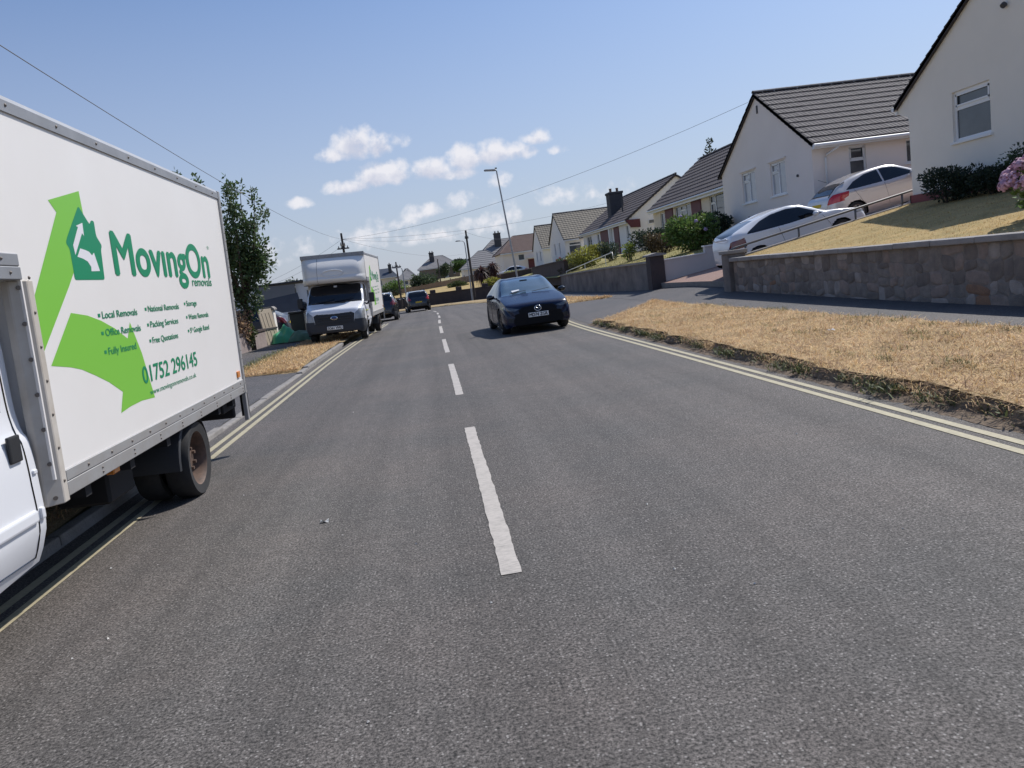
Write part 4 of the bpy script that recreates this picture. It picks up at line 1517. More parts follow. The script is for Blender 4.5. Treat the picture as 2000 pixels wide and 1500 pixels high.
    rules = [
        ('bumper', 'front', [(0, .25), (1.0, .25), (1.05, .25), (1.05, .70), (.66, .70), (.64, .60), (0, .60)], M_greyplastic),
        ('bumper', 'side', [(0, .2), (.50, .2), (.46, .66), (0, .70)], M_greyplastic),
        ('headlight', 'front', [(.66, .70), (1.05, .70), (1.05, 1.0), (.86, 1.02), (.70, .90)], M_lens),
        ('headlight', 'side', [(0, .70), (.22, .71), (.28, .96), (.10, 1.02), (0, 1.0)], M_lens),
        ('grille', 'front', [(0, .60), (.64, .60), (.68, .88), (.58, .93), (0, .91)], M_blackplastic),
        ('windscreen', 'top', [(.56, 0), (.60, .905), (.9, .89), (1.25, .855), (1.29, .4), (1.30, 0)], M_glass),
        ('side_window', 'side', [(.80, 1.20), (.98, 1.44), (1.22, 1.68), (1.38, 1.77), (1.76, 1.78), (1.80, 1.20)], M_glass),
    ]
    car_shell(root, S, M_cab_white, rules, 100)
    w = 1.02
    # door: shut line, handle recess, rub rail; step and sill
    shut_lines(root, S, [[(.70, .50), (.66, .80), (.72, 1.12)], [(1.86, .40), (1.85, .8), (1.86, 1.16), (1.86, 1.5)], [(.70, .50), (1.1, .42), (1.86, .40)]])
    for s in (1, -1):
        a, b = sorted((s * (w - .012), s * (w + .007)))
        MB().box(XB - 1.81, XB - 1.70, a, b, .94, 1.08).build('door_handle', M_blackplastic, root, bevel=.012, seg=2)
        a, b = sorted((s * (w - .02), s * (w + .018)))
        MB().box(XB - 1.84, XB - .74, a, b, .60, .665).build('rub_strip', M_cab_white, root, bevel=.012, seg=2)
        MB().box(XB - 1.915, XB - 1.875, a, b, .60, .665).build('rub_strip', M_cab_white, root, bevel=.012, seg=2)
        MB().box(XB - 1.92, XB - 1.88, *sorted((s * (w - .01), s * (w + .008))), .845, .868).build('tie_hook', M_cab_white, root, bevel=.004)
        # big van mirrors on twin arms
        mb = MB().box(XB - .98, XB - .86, *sorted((s * 1.13, s * 1.31)), 1.16, 1.48)
        mb.build('mirror', M_blackplastic, root, bevel=.03, seg=2)
        mb = MB().tube([(XB - .86, s * .955, 1.16), (XB - .88, s * 1.04, 1.12), (XB - .90, s * 1.12, 1.20)], .028, 8)
        mb.build('mirror_arm', M_blackplastic, root, smooth=True)
        # yellow-green reflective strip on the lower door
        MB().box(XB - 1.2, XB - .55, *sorted((s * (w - .004), s * (w + .004))), .905, .935).build('reflective_strip', mat('reflective_strip', (.55, .62, .06), .4), root)
    # bonnet vent, grille bars, oval badge, wipers
    MB().box(XB - .60, XB - .50, -.36, .36, 1.235, 1.256).build('bonnet_vent', M_blackplastic, root, bevel=.006).rotation_euler = (0, R(0), 0)
    mb = MB()
    for z in (.66, .74, .82):
        mb.box(XB - .045, XB + .004, -.55, .55, z, z + .028)
    mb.build('grille_bar', M_greyplastic, root, bevel=.005)
    MB().lathe([(.001, .02), (.05, .02), (.062, .012), (.066, 0), (.06, -.03)], 'x', 24, (XB - .005, 0, .78)).build('badge', M_chrome, root, smooth=True).scale = (1, 1.9, 1)
    for o in root.children:
        if o.name.startswith('badge') and o.scale[1] > 1.5:
            oo = MB().lathe([(.001, .022), (.047, .022), (.05, .018)], 'x', 24, (XB - .005, 0, .78)).build('badge_face', mat('badge_blue', (.01, .04, .16), .3, coat=1), o, smooth=True)
    mb = MB()
    for y0, y1 in ((-.62, -.02), (.0, .62)):
        mb.tube([(XB - .64, y0, 1.30), (XB - .70, y1, 1.385)], .010, 5)
    mb.build('wiper', M_blackplastic, root)
    MB().box(XB + .0, XB + .012, -.62, .62, .585, .60).build('bumper_step', M_blackplastic, root)
    plate(root, 'SG61 VMU', XB + .03, 0, .47, 1, M_plate_white)
    for s in (1, -1):
        MB().lathe([(.055, 0), (.05, .02), (.001, .026)], 'x', 16, (XB - .03, s * .70, .42)).build('fog_lamp', M_lens_dark, root, smooth=True)
    MB().box(XB - 1.1, XB - 1.08, -.05, .06, 1.745, 1.80).build('interior_mirror', mat('interior_pale', (.5, .52, .55), .5), root)
    # --- running gear
    mb = MB()
    for s in (1, -1):
        mb.box(XR + .1, XB - 1.0, s * .38 - .04, s * .38 + .04, .44, .62)
        for xx in (-1.3, -.75, .75, 1.5, 2.2):
            mb.box(xx - .04, xx + .04, min(s * .38, s * (HW - .04)), max(s * .38, s * (HW - .04)), .58, .66)
    mb.tube([(AX, -.85, .33), (AX, .85, .33)], .06, 8)
    mb.lathe([(.16, -.14), (.16, .14)], 'y', 12, (AX, 0, .33))
    mb.tube([(AX, 0, .36), (3.2, 0, .45)], .045, 8)
    mb.build('chassis', M_chassis, root)
    MB().box(.95, 1.75, -.95, -.5, .30, .58).build('fuel_tank', M_chassis, root, bevel=.03)
    MB().box(1.05, 1.50, .5, .86, .34, .58).build('tool_locker', M_chassis, root, bevel=.02)
    MB().box(.75, 2.5, -1.02, -.98, .30, .60).build('far_side_light_block', M_chassis, root)  # board added on the far side to darken the space beneath
    MB().box(.8, 2.4, -.45, .45, .38, .60).build('underside_light_block', M_chassis, root, bevel=.03)  # plain box added under the floor to keep light out
    MB().box(XR - .02, XR + .06, -.95, .95, .40, .52).build('underrun_bar', M_chassis, root, bevel=.01)
    MB().box(XR + .05, XR + .55, .55, .98, .52, .62).build('step_box', M_chassis, root, bevel=.01)
    for s in (1, -1):     # plastic mudguards over the twin wheels
        P = []
        for k in range(15):
            an = math.pi * (-.02 + 1.02 * k / 14)
            c, sn = math.cos(an), math.sin(an)
            P.append([(AX + .43 * c, s * .58, .34 + .40 * sn), (AX + .43 * c, s * (HW - .06), .34 + .40 * sn), (AX + .41 * c, s * (HW - .05), .34 + .375 * sn)])
        MB().grid(P).build('mudguard', mat('mudguard_plastic', (.045, .047, .052), .6), root, smooth=True, angle=R(40))
    t, rm = wheel_meshes(.335, .205, 'dish', M_rust)
    for s in (1, -1):
        for yy in (1.055, .80):
            wh = link('wheel', t, root, (AX, s * (yy - .1), .335), (0, 0, 0 if s > 0 else math.pi))
            link('rim', rm, wh)
    t, rm = wheel_meshes(.335, .215, 'steel', mat('steel_rim', (.16, .16, .165), .5, metal=.5))
    for s in (1, -1):
        wh = link('wheel', t, root, (XB - .87, s * (.955 - .105), .335), (0, 0, 0 if s > 0 else math.pi))
        link('rim', rm, wh)
    return root


lorry = removals_lorry()
lorry2 = copy_tree(lorry)
lorry2.location = (-3.10, 30.75, .04)
lorry2.rotation_euler = (R(-2.0), 0, R(-91.9))
lorry2.scale = (1, 1, 1.05)
lorry2['label'] = 'white removals box lorry parked facing us, farther off beside the green tarpaulin'
# ------------------------------------------------------------------ buildings
M_cream = mat('cream_render', (.87, .785, .72), .9, var=.5, vscale=.8, col2=(.78, .69, .625), bump=.25, bscale=90)
M_cream2 = mat('grey_cream_render', (.85, .79, .70), .9, var=.5, vscale=.7, col2=(.75, .70, .62), bump=.25, bscale=90)
M_buff = mat('buff_render', (.76, .66, .53), .9, var=.35, vscale=.9, col2=(.48, .42, .35), bump=.2, bscale=80)
M_whitewall = mat('white_render', (.85, .82, .79), .9, var=.45, vscale=.8, col2=(.74, .71, .68), bump=.2, bscale=80)
M_upvc = mat('white_upvc', (.78, .78, .78), .4)
M_pane = mat('window_glass', (.030, .040, .052), .04, spec=.8, var=.9, vscale=.9, col2=(.10, .115, .13))
M_net = mat('net_curtain', (.42, .43, .45), .25, var=.6, vscale=6, col2=(.30, .31, .34), coat=.6)
M_tile_dark = mat('dark_concrete_tile', (.074, .064, .070), .8, var=.7, vscale=7, col2=(.135, .122, .122), bump=.4, bscale=60, detail=7)
M_tile_brown = mat('brown_concrete_tile', (.080, .064, .064), .8, var=.7, vscale=2.5, col2=(.135, .115, .11), bump=.4, bscale=50)
M_tile_pale = mat('lichened_tile', (.22, .195, .155), .85, var=.7, vscale=2.0, col2=(.14, .125, .105), bump=.4, bscale=50)
M_tile_red = mat('red_brown_tile', (.125, .078, .066), .85, var=.6, vscale=1.5, col2=(.085, .058, .052), bump=.3, bscale=50)
M_slate = mat('grey_slate', (.20, .195, .20), .8, var=.5, vscale=1.2, col2=(.15, .145, .15))
M_verge_tile = mat('verge_tile', (.050, .043, .045), .8)
M_gutter = mat('white_gutter', (.72, .72, .72), .45)
M_redboard = mat('maroon_board', (.115, .022, .030), .6, var=.3, vscale=2)
M_redplinth = mat('red_plinth', (.24, .070, .070), .8, var=.4, vscale=3)
M_chim = mat('chimney_render', (.075, .075, .082), .9, var=.5, vscale=3)
M_ridge = mat('ridge_concrete', (.19, .175, .17), .85, var=.6, vscale=5)
M_pot = mat('clay_pot', (.16, .10, .075), .85)


class House:
    def __init__(self, name, label, base, cat='house'):
        self.b = Vector(base)
        self.root = thing(name, label, cat, base)

    def put(self, mb, name, m, **kw):
        return link(name, mb.mesh(name, m, **kw), self.root, -self.b)

    def wall(self, m, o, u, n, width, top, z0, holes=(), th=.22, name='wall'):
        """upright wall: o foot corner, u along, n outwards; top = [(s, z)...]; holes (s0, s1, z0, z1)"""
        o, u, n = Vector(o), Vector(u), Vector(n)
        cuts = sorted(set([0, width] + [s for s, z in top] + [h[0] for h in holes] + [h[1] for h in holes]))
        P = lambda s, z, d=0.0: o + u * s + Vector((0, 0, z - o.z)) - n * d
        mb = MB()
        flip = u.cross(Vector((0, 0, 1))).dot(n) < 0

        def quad(a, b, c, d):
            mb.add([a, b, c, d], [(3, 2, 1, 0)] if flip else [(0, 1, 2, 3)])
        for s0, s1 in zip(cuts, cuts[1:]):
            if s1 - s0 < 1e-5:
                continue
            t0, t1 = lerp_table(top, s0), lerp_table(top, s1)
            hs = sorted([h for h in holes if h[0] <= s0 + 1e-6 and h[1] >= s1 - 1e-6], key=lambda h: h[2])
            z = z0
            for h in hs:
                if h[2] > z:
                    quad(P(s0, z), P(s1, z), P(s1, h[2]), P(s0, h[2]))
                z = h[3]
            quad(P(s0, z), P(s1, z), P(s1, t1), P(s0, t0))
            quad(P(s1, z0, th), P(s0, z0, th), P(s0, t0, th), P(s1, t1, th))
        for h in holes:
            a, b, c, d = h
            quad(P(a, c), P(b, c), P(b, c, th), P(a, c, th))
            quad(P(a, d, th), P(b, d, th), P(b, d), P(a, d))
            quad(P(a, c, th), P(a, d, th), P(a, d), P(a, c))
            quad(P(b, c), P(b, d), P(b, d, th), P(b, c, th))
        quad(P(0, z0, th), P(0, z0), P(0, lerp_table(top, 0)), P(0, lerp_table(top, 0), th))
        quad(P(width, z0), P(width, z0, th), P(width, lerp_table(top, width), th), P(width, lerp_table(top, width)))
        return self.put(mb, name, m)

    def window(self, o, u, n, s0, s1, z0, z1, cols=(1,), transom=None, only=None, sill=True, glass=None, recess=.06, frame=None, fw=.055, lintel=False, big=()):
        """frame, panes and sill set into a hole; cols = relative widths, transom = fraction of height, only = columns that have the transom"""
        o, u, n = Vector(o), Vector(u), Vector(n)
        P = lambda s, z, d: o + u * s + Vector((0, 0, z - o.z)) + n * d
        fr = MB()
        up = Vector((0, 0, 1))

        def bar(a0, a1, b0, b1, d0=-.0, dep=.06):
            fr.frame_box(P(a0, b0, -recess - dep), u * (a1 - a0), up * (b1 - b0), n * dep)
        bar(s0, s1, z0, z0 + fw)
        bar(s0, s1, z1 - fw, z1)
        bar(s0, s0 + fw, z0 + fw, z1 - fw)
        bar(s1 - fw, s1, z0 + fw, z1 - fw)
        tot = sum(cols)
        edges = [s0]
        for c in cols:
            edges.append(edges[-1] + (s1 - s0) * c / tot)
        panes = []
        for i in range(len(cols)):
            a, b = edges[i], edges[i + 1]
            if i:
                bar(a - fw * .55, a + fw * .55, z0 + fw, z1 - fw, dep=.062)
            a2, b2 = a + (fw if i == 0 else fw * .55), b - (fw if i == len(cols) - 1 else fw * .55)
            if transom and (only is None or i in only):
                zt = z0 + (z1 - z0) * transom
                bar(a2, b2, zt - fw * .6, zt + fw * .6, dep=.061)
                panes += [(a2, b2, z0 + fw, zt - fw * .6), (a2, b2, zt + fw * .6, z1 - fw)]
                # the opening top light has its own sash
                q = fw * .55
                for (aa, bb, cc, dd) in ((a2, b2, z1 - fw - q, z1 - fw), (a2, b2, zt + fw * .6, zt + fw * .6 + q), (a2, a2 + q, zt, z1 - fw), (b2 - q, b2, zt, z1 - fw)):
                    fr.frame_box(P(aa, cc, -recess), u * (bb - aa), up * (dd - cc), n * .022)
            else:
                panes.append((a2, b2, z0 + fw, z1 - fw))
        w = self.put(fr, 'window', frame or M_upvc)
        for (a, b, c, d) in panes:
            MB().frame_box(P(a - .005, c - .005, -recess - .04), u * (b - a + .01), up * (d - c + .01), n * .012).build('pane', glass or M_pane, w)
        if sill:
            MB().frame_box(P(s0 - .06, z0 - .055, -recess - .05), u * (s1 - s0 + .12), up * .055, n * (recess + .11)).build('sill', frame or M_upvc, w)
        return w

    def slope(self, o, a, s, length, slen, m, gauge=.30, rib=.30, th=.10, tiles=None, amp=.016, name='roof', lip=.040):
        """one roof slope: a slab with overlapping tile courses; o = eave corner, a along the eave, s up the slope"""
        o, a, s = Vector(o), Vector(a).normalized(), Vector(s).normalized()
        n = a.cross(s)
        if n.z < 0:
            n = -n
        slab = MB().frame_box(o - n * th, a * length, s * slen, n * (th - .01))
        rf = self.put(slab, name, M_verge_tile, fixn=True)
        nc = int(round(slen / gauge))
        g = slen / nc
        na = max(2, int(round(length / rib)) * 4)
        if tiles:
            tw = tiles
            nt = min(int(length // tw), 299 // nc)
            prof = [(0, .0), (.10, .0), (.18, amp), (.30, amp), (.38, 0), (.62, 0), (.70, amp), (.82, amp), (.90, 0), (1, 0)]
            vs, fs = [], []
            P = []
            for (q, h) in prof:
                P.append((q * tw * .985, h))
            k = len(P)
            for (x, h) in P:
                vs.append(a * x + n * (h + lip))
            for (x, h) in P:
                vs.append(a * x + s * (g * 1.06) + n * (h + .004))
            for (x, h) in P:
                vs.append(a * x + n * (lip - .037))
            for i in range(k - 1):
                fs += [(i, i + 1, k + i + 1, k + i), (2 * k + i, 2 * k + i + 1, i + 1, i)]
            tb = MB().add(vs, fs)
            me = tb.mesh('roof_tile', m, fixn=False)
            for r_ in range(nc):
                for c in range(nt):
                    t = link('roof_tile', me, rf)
                    t.location = o + a * (c * tw) + s * (r_ * g) + n * random.uniform(-.003, .004)
            rest0 = nt * tw
        else:
            rest0 = 0
        if length - rest0 > .3:
            ln = length - rest0
            na = max(2, int(round(ln / rib)) * 4)
            for r_ in range(nc):
                vs, fs = [], []
                for i in range(na + 1):
                    h = amp * (1 if (i % 4) in (1, 2) else 0)
                    p = a * (rest0 + ln * i / na) + s * (r_ * g)
                    vs += [o + p + n * (h + lip), o + p + s * (g * 1.06) + n * (h + .004), o + p + n * (lip - .037)]
                for i in range(na):
                    fs += [(3 * i, 3 * i + 3, 3 * i + 4, 3 * i + 1), (3 * i + 2, 3 * i + 5, 3 * i + 3, 3 * i)]
                MB().add(vs, fs).build('tile_course', m, rf, fixn=False)
        return rf

    def ridge(self, p, q, r=.11, m=None, step=.45):
        p, q = Vector(p), Vector(q)
        d = (q - p)
        n_ = max(1, int(d.length / step))
        u = d.normalized()
        me = None
        rings = []
        side = u.cross(Vector((0, 0, 1))).normalized()
        for t in (0, d.length / n_ * .97):
            rings.append([u * t + side * (r * math.cos(a)) + Vector((0, 0, 1)) * (r * .8 * math.sin(a)) for a in [math.pi * k / 8 for k in range(9)]])
        mb = MB().loft(rings, False)
        me = mb.mesh('ridge_tile', M_ridge, smooth=True)
        for k in range(n_):
            t = link('ridge_tile', me, self.root)
            t.location = p + d * (k / n_) - self.b + Vector((0, 0, random.uniform(-.004, .004)))

    def gutter(self, p, q, r=.06, n=(0, -1, 0)):
        mb = MB().tube([p, q], r, 10)
        return self.put(mb, 'gutter', M_gutter, smooth=True, angle=R(40))

    def verge(self, pts, w=.16, t=.05, dirv=(1, 0, 0)):
        """dark tiled verge running up a gable edge: stepped ends of the courses"""
        mb = MB()
        for p, q in zip(pts, pts[1:]):
            p, q = Vector(p), Vector(q)
            n_ = max(1, int((q - p).length / .30))
            for k in range(n_):
                a, b = p + (q - p) * (k / n_), p + (q - p) * ((k + 1.05) / n_)
                up = Vector((0, 0, 1))
                lift = .03 if (q - p).z > 0 else .03
                mb.frame_box(a + up * (lift - w), Vector(dirv) * t, b - a - up * .025, up * w)
        return self.put(mb, 'verge_tiles', M_verge_tile, fixn=True)

    def chimney(self, x0, x1, y0, y1, z0, z1, m=None, pots=2):
        mb = MB().box(x0, x1, y0, y1, z0, z1 - .18)
        ch = self.put(mb, 'chimney', m or M_chim, bevel=.015)
        MB().box(x0 - .06, x1 + .06, y0 - .06, y1 + .06, z1 - .179, z1).build('chimney_cap', m or M_chim, ch, bevel=.02)
        for k in range(pots):
            cx, cy = x0 + (x1 - x0) * (k + .5) / pots, (y0 + y1) / 2
            MB().lathe([(.13, 0), (.11, .05), (.10, .25), (.125, .27), (.125, .32), (.09, .32)], 'z', 14, (cx, cy, z1)).build('chimney_pot', M_pot, ch, smooth=True)
        return ch


def gable_top(y0, y1, ze, zp):
    return [(0, ze), ((y1 - y0) / 2, zp), (y1 - y0, ze)]


UX, UY, UZ = Vector((1, 0, 0)), Vector((0, 1, 0)), Vector((0, 0, 1))
XH = 13.6


def gable_wing(H, y0, y1, z0, ze, zp, x1, m, tile, wins=(), ov=.26, near_holes=(), tiles=None, gauge=.30, rib=.30, amp=.016, x0=XH):
    """wing with its gable to the road (plane x = x0), ridge running back to x1"""
    H.wall(m, (x0, y0, z0), UY, -UX, y1 - y0, gable_top(y0, y1, ze, zp), z0, [(w[0] - y0, w[1] - y0, w[2], w[3]) for w in wins])
    H.wall(m, (x0 + .22, y0, z0), UX, -UY, x1 - x0 - .22, [(0, ze), (x1 - x0 - .22, ze)], z0, near_holes)
    H.wall(m, (x0 + .22, y1, z0), UX, UY, x1 - x0 - .22, [(0, ze), (x1 - x0 - .22, ze)], z0)
    yc, half = (y0 + y1) / 2, (y1 - y0) / 2
    k = (zp - ze) / half
    e0 = Vector((x0 - .10, y0 - ov, ze - ov * k + .10))
    e1 = Vector((x0 - .10, y1 + ov, ze - ov * k + .10))
    ridge = Vector((x0 - .10, yc, zp + .10))
    sl = (ridge - e0).length
    H.slope(e0, UX, ridge - e0, x1 - x0, sl, tile, gauge=gauge, rib=rib, tiles=tiles, amp=amp)
    H.slope(e1, UX, ridge - e1, x1 - x0, sl, tile, gauge=gauge * 1.0, rib=rib, amp=amp)
    H.ridge(ridge + Vector((0, 0, .02)), ridge + Vector((x1 - x0, 0, .02)), m=tile)
    H.verge([e0, ridge], dirv=(.09, 0, 0))
    H.verge([e1, ridge], dirv=(.09, 0, 0))
    return e0, e1, ridge


# ---- nearest bungalow on the right: gable end with one window
H = House('bungalow', 'nearest cream bungalow gable at the right edge with one white window', (13.6, 16.7, 1.9))
H1w = (17.36, 18.67, 3.35, 4.56)
gable_wing(H, 12.97, 20.43, 1.9, 4.93, 7.28, 22, M_cream2, M_tile_dark, [H1w], ov=.5)
H.window((XH, 12.97, 1.9), UY, -UX, H1w[0] - 12.97, H1w[1] - 12.97, H1w[2], H1w[3], (1,), .66, glass=M_pane, fw=.075)
H.put(MB().box(XH - .05, XH - .004, 12.92, 20.48, 1.85, 2.24), 'plinth', M_redplinth)
H.put(MB().box(XH - .05, 15.5, 20.434, 20.48, 1.85, 2.24), 'plinth', M_redplinth)
H.put(MB().prism([(20.434, 4.30), (20.50, 4.36), (20.88, 4.50), (20.88, 4.66), (20.434, 4.95)], 'x', XH - .0, XH + .25), 'kneeler', M_cream2, fixn=True)
H.put(MB().box(XH - .03, XH + .1, 20.89, 20.98, 4.50, 4.60), 'soffit_end', M_gutter)
H.put(MB().tube([(XH - .04, 16.75, 6.03), (XH - .10, 16.75, 5.98)], .06, 10), 'vent_cowl', M_chim)
H.gutter((XH - .1, 20.98, 4.66), (22, 20.98, 4.66))

# ---- second bungalow: cream gable with two windows, tiled near slope
H = House('bungalow', 'cream bungalow gable with two white windows behind the white coupe', (13.6, 29.8, 1.85))
W2 = [(27.82, 29.07, 3.16, 4.38), (30.45, 31.75, 3.16, 4.38)]
nh = [(14.93 - 13.82, 15.55 - 13.82, 3.02, 4.36), (17.02 - 13.82, 17.9 - 13.82, 3.55, 4.36)]
gable_wing(H, 25.8, 33.85, 1.5, 4.62, 7.10, 23, M_cream, M_tile_dark, W2, ov=.27, near_holes=nh, tiles=.30, gauge=.45)
for w in W2:
    H.window((XH, 25.8, 1.5), UY, -UX, w[0] - 25.8, w[1] - 25.8, w[2], w[3], (1.0, .95), .70, only=(1,), glass=M_net, fw=.06)
    H.put(MB().box(XH - .06, XH - .003, w[0] - .12, w[1] + .12, w[3] + .05, w[3] + .10), 'drip_mould', M_cream)
H.window((13.82, 25.8, 1.5), UX, -UY, nh[0][0], nh[0][1], nh[0][2], nh[0][3], (1,), .64, fw=.06)
H.window((13.82, 25.8, 1.5), UX, -UY, nh[1][0], nh[1][1], nh[1][2], nh[1][3], (1,), None, fw=.06)
H.put(MB().box(XH - .1, 23, 25.44, 25.58, 4.36, 4.50), 'fascia', M_gutter)
H.gutter((XH - .12, 25.40, 4.46), (23, 25.40, 4.46), .065)
H.put(MB().tube([(14.38, 25.40, 4.42), (14.36, 25.45, 4.34), (14.08, 25.72, 4.16), (14.05, 25.74, 4.05), (14.05, 25.74, 1.9)], .036, 10), 'downpipe', M_gutter, smooth=True)
H.put(MB().box(XH - .035, XH - .004, 29.70, 29.80, 6.42, 6.72), 'gable_vent', M_chim, bevel=.01)
H.put(MB().tube([(XH - .004, 26.87, 3.66), (XH - .05, 26.87, 3.66)], .05, 10), 'flue_cap', M_chim)


def road_range(name, label, y0, y1, xw, ze, xr, zp, m, tile, near_gable=True, holes=(), tiles=None):
    """range with its eaves to the road and the ridge parallel to it"""
    H = House(name, label, (xw, (y0 + y1) / 2, 1.85))
    H.wall(m, (xw, y0, 1.5), UY, -UX, y1 - y0, [(0, ze), (y1 - y0, ze)], 1.5, [(a - y0, b - y0, c, d) for a, b, c, d in holes])
    half = xr - xw
    top = [(0, ze), (half, zp), (2 * half, ze)]
    if near_gable:
        H.wall(m, (xw + .22, y0, 1.5), UX, -UY, 2 * half - .44, [(0, ze + .22 * (zp - ze) / half), (half - .22, zp), (2 * half - .44, ze + .22 * (zp - ze) / half)], 1.5, th=.2)
    H.wall(m, (xw + .22, y1, 1.5), UX, UY, 2 * half - .44, [(0, ze + .22 * (zp - ze) / half), (half - .22, zp), (2 * half - .44, ze + .22 * (zp - ze) / half)], 1.5, th=.2)
    k = (zp - ze) / half
    ov = .32
    e0 = Vector((xw - ov, y0 - .12, ze - ov * k + .10))
    rg = Vector((xr, y0 - .12, zp + .10))
    e1 = Vector((xr + half + ov, y0 - .12, ze - ov * k + .10))
    ln = y1 - y0 + .24
    H.slope(e0, UY, rg - e0, ln, (rg - e0).length, tile, gauge=.43, tiles=tiles)
    H.slope(e1, UY, rg - e1, ln, (rg - e1).length, tile, gauge=.6)
    H.ridge(rg + UZ * .02, rg + UY * ln + UZ * .02, m=tile)
    for yy, d in ((y0 - .14, (0, .08, 0)), (y1 + .06, (0, .08, 0))):
        H.verge([(e0.x, yy, e0.z), (rg.x, yy, rg.z)], dirv=d)
        H.verge([(e1.x, yy, e1.z), (rg.x, yy, rg.z)], dirv=d)
    H.put(MB().box(xw - ov + .02, xw - ov + .06, y0 - .1, y1 + .1, e0.z - .26, e0.z - .06), 'fascia', M_gutter)
    H.put(MB().box(xw - ov + .06, xw - .002, y0 - .1, y1 + .1, e0.z - .24, e0.z - .21), 'soffit', M_gutter)
    H.gutter((xw - ov - .04, y0 - .12, e0.z - .08), (xw - ov - .04, y1 + .12, e0.z - .08), .06)
    return H


# ---- third: range joined to the second gable, maroon panels between the windows
holes3 = [(48.5, 49.4, 2.2, 4.12), (43.6, 46.4, 3.42, 4.22), (38.0, 40.6, 2.5, 4.25)]
H = road_range('bungalow', 'buff bungalow with dark tiled roof and maroon panels behind the hydrangea', 33.88, 50.9, 15.5, 4.62, 19.0, 7.28, M_buff, M_tile_brown, False, holes3)
H.window((15.5, 33.88, 1.5), UY, -UX, holes3[0][0] - 33.88, holes3[0][1] - 33.88, holes3[0][2], holes3[0][3], (1,), None, sill=False)
H.window((15.5, 33.88, 1.5), UY, -UX, holes3[1][0] - 33.88, holes3[1][1] - 33.88, holes3[1][2], holes3[1][3], (1, 1, 1), .6, only=(1,))
H.window((15.5, 33.88, 1.5), UY, -UX, holes3[2][0] - 33.88, holes3[2][1] - 33.88, holes3[2][2], holes3[2][3], (1, 1.6, 1), .75, only=(0, 2))
H.put(MB().box(15.44, 15.497, 46.75, 48.25, 1.7, 4.32), 'maroon_panel', M_redboard)
H.put(MB().box(15.44, 15.497, 41.85, 43.35, 1.7, 4.34), 'maroon_panel', M_redboard)
H.put(MB().box(15.45, 15.497, 43.5, 46.5, 1.7, 3.36), 'apron_panel', M_whitewall)

# ---- fourth: white gable end towards us, tall chimney, maroon porch
holes4 = [(68.8, 70.8, 2.9, 3.95), (65.4, 66.5, 2.9, 3.95), (56.05, 56.7, 2.95, 3.95)]
H = road_range('bungalow', 'white ended bungalow with square dark chimney and maroon porch boards', 55.6, 72.4, 15.1, 4.42, 18.85, 7.0, M_whitewall, M_tile_brown, True, holes4)
for (a, b, c, d) in holes4:
    H.window((15.1, 55.6, 1.5), UY, -UX, a - 55.6, b - 55.6, c, d, (1,) if b - a < 1.2 else (1, 1), None)
H.chimney(15.98, 17.12, 64.2, 65.4, 5.0, 7.15, pots=2)
H.put(MB().box(15.04, 15.097, 62.3, 65.0, 1.7, 4.18), 'maroon_panel', M_redboard)
H.put(MB().box(15.04, 15.097, 58.8, 60.3, 1.7, 4.15), 'maroon_panel', M_redboard)
H.put(MB().box(14.85, 15.0, 61.1, 61.35, 1.6, 4.1), 'porch_post', M_upvc)
H.put(MB().prism([(14.80, 4.28), (15.86, 4.26), (15.86, 3.66), (15.15, 3.72)], 'y', 55.40, 55.47), 'maroon_fascia', M_redboard, fixn=True)
w = H.put(MB().frame_box((16.5, 55.55, 3.80), (.62, 0, 0), (0, 0, .34), (0, .04, 0)), 'window', M_upvc)
MB().frame_box((16.56, 55.54, 3.86), (.5, 0, 0), (0, 0, .22), (0, .01, 0)).build('pane', M_pane, w)
H.put(MB().tube([(16.0, 60.5, 5.2), (16.0, 60.5, 6.35)], .06, 8), 'soil_pipe', M_chim)

# ---- fifth and sixth: pale lichened roofs, gables to the road
H = House('bungalow', 'white gabled bungalow with pale lichened roof joined to the chimney bungalow', (13.6, 78.7, 1.85))
W5 = [(76.85, 77.5, 2.75, 3.95), (79.6, 80.3, 2.75, 3.95)]
nh5 = [(14.0 - 13.82, 15.2 - 13.82, 2.55, 3.8)]
gable_wing(H, 74.2, 83.1, 1.5, 4.18, 6.82, 21, M_whitewall, M_tile_pale, W5, ov=.3, near_holes=nh5, gauge=.40)
for w in W5:
    H.window((XH, 74.2, 1.5), UY, -UX, w[0] - 74.2, w[1] - 74.2, w[2], w[3], (1,), None)
H.window((13.82, 74.2, 1.5), UX, -UY, nh5[0][0], nh5[0][1], nh5[0][2], nh5[0][3], (1,), .74)
H.put(MB().box(XH - .1, 15, 73.85, 73.98, 3.92, 4.05), 'fascia', M_gutter)
H = House('bungalow', 'small white gabled bungalow with pale roof beside the brown hipped roof', (13.6, 92.5, 1.75))
W6 = [(90.2, 91.1, 2.5, 3.7), (93.0, 93.9, 2.5, 3.7)]
gable_wing(H, 88.7, 96.3, 1.2, 4.05, 6.62, 21, M_whitewall, M_tile_pale, W6, ov=.3, gauge=.40)
for w in W6:
    H.window((XH, 88.7, 1.2), UY, -UX, w[0] - 88.7, w[1] - 88.7, w[2], w[3], (1,), None)
H.put(MB().box(XH - .1, 20, 88.36, 88.5, 3.78, 3.92), 'fascia', M_gutter)


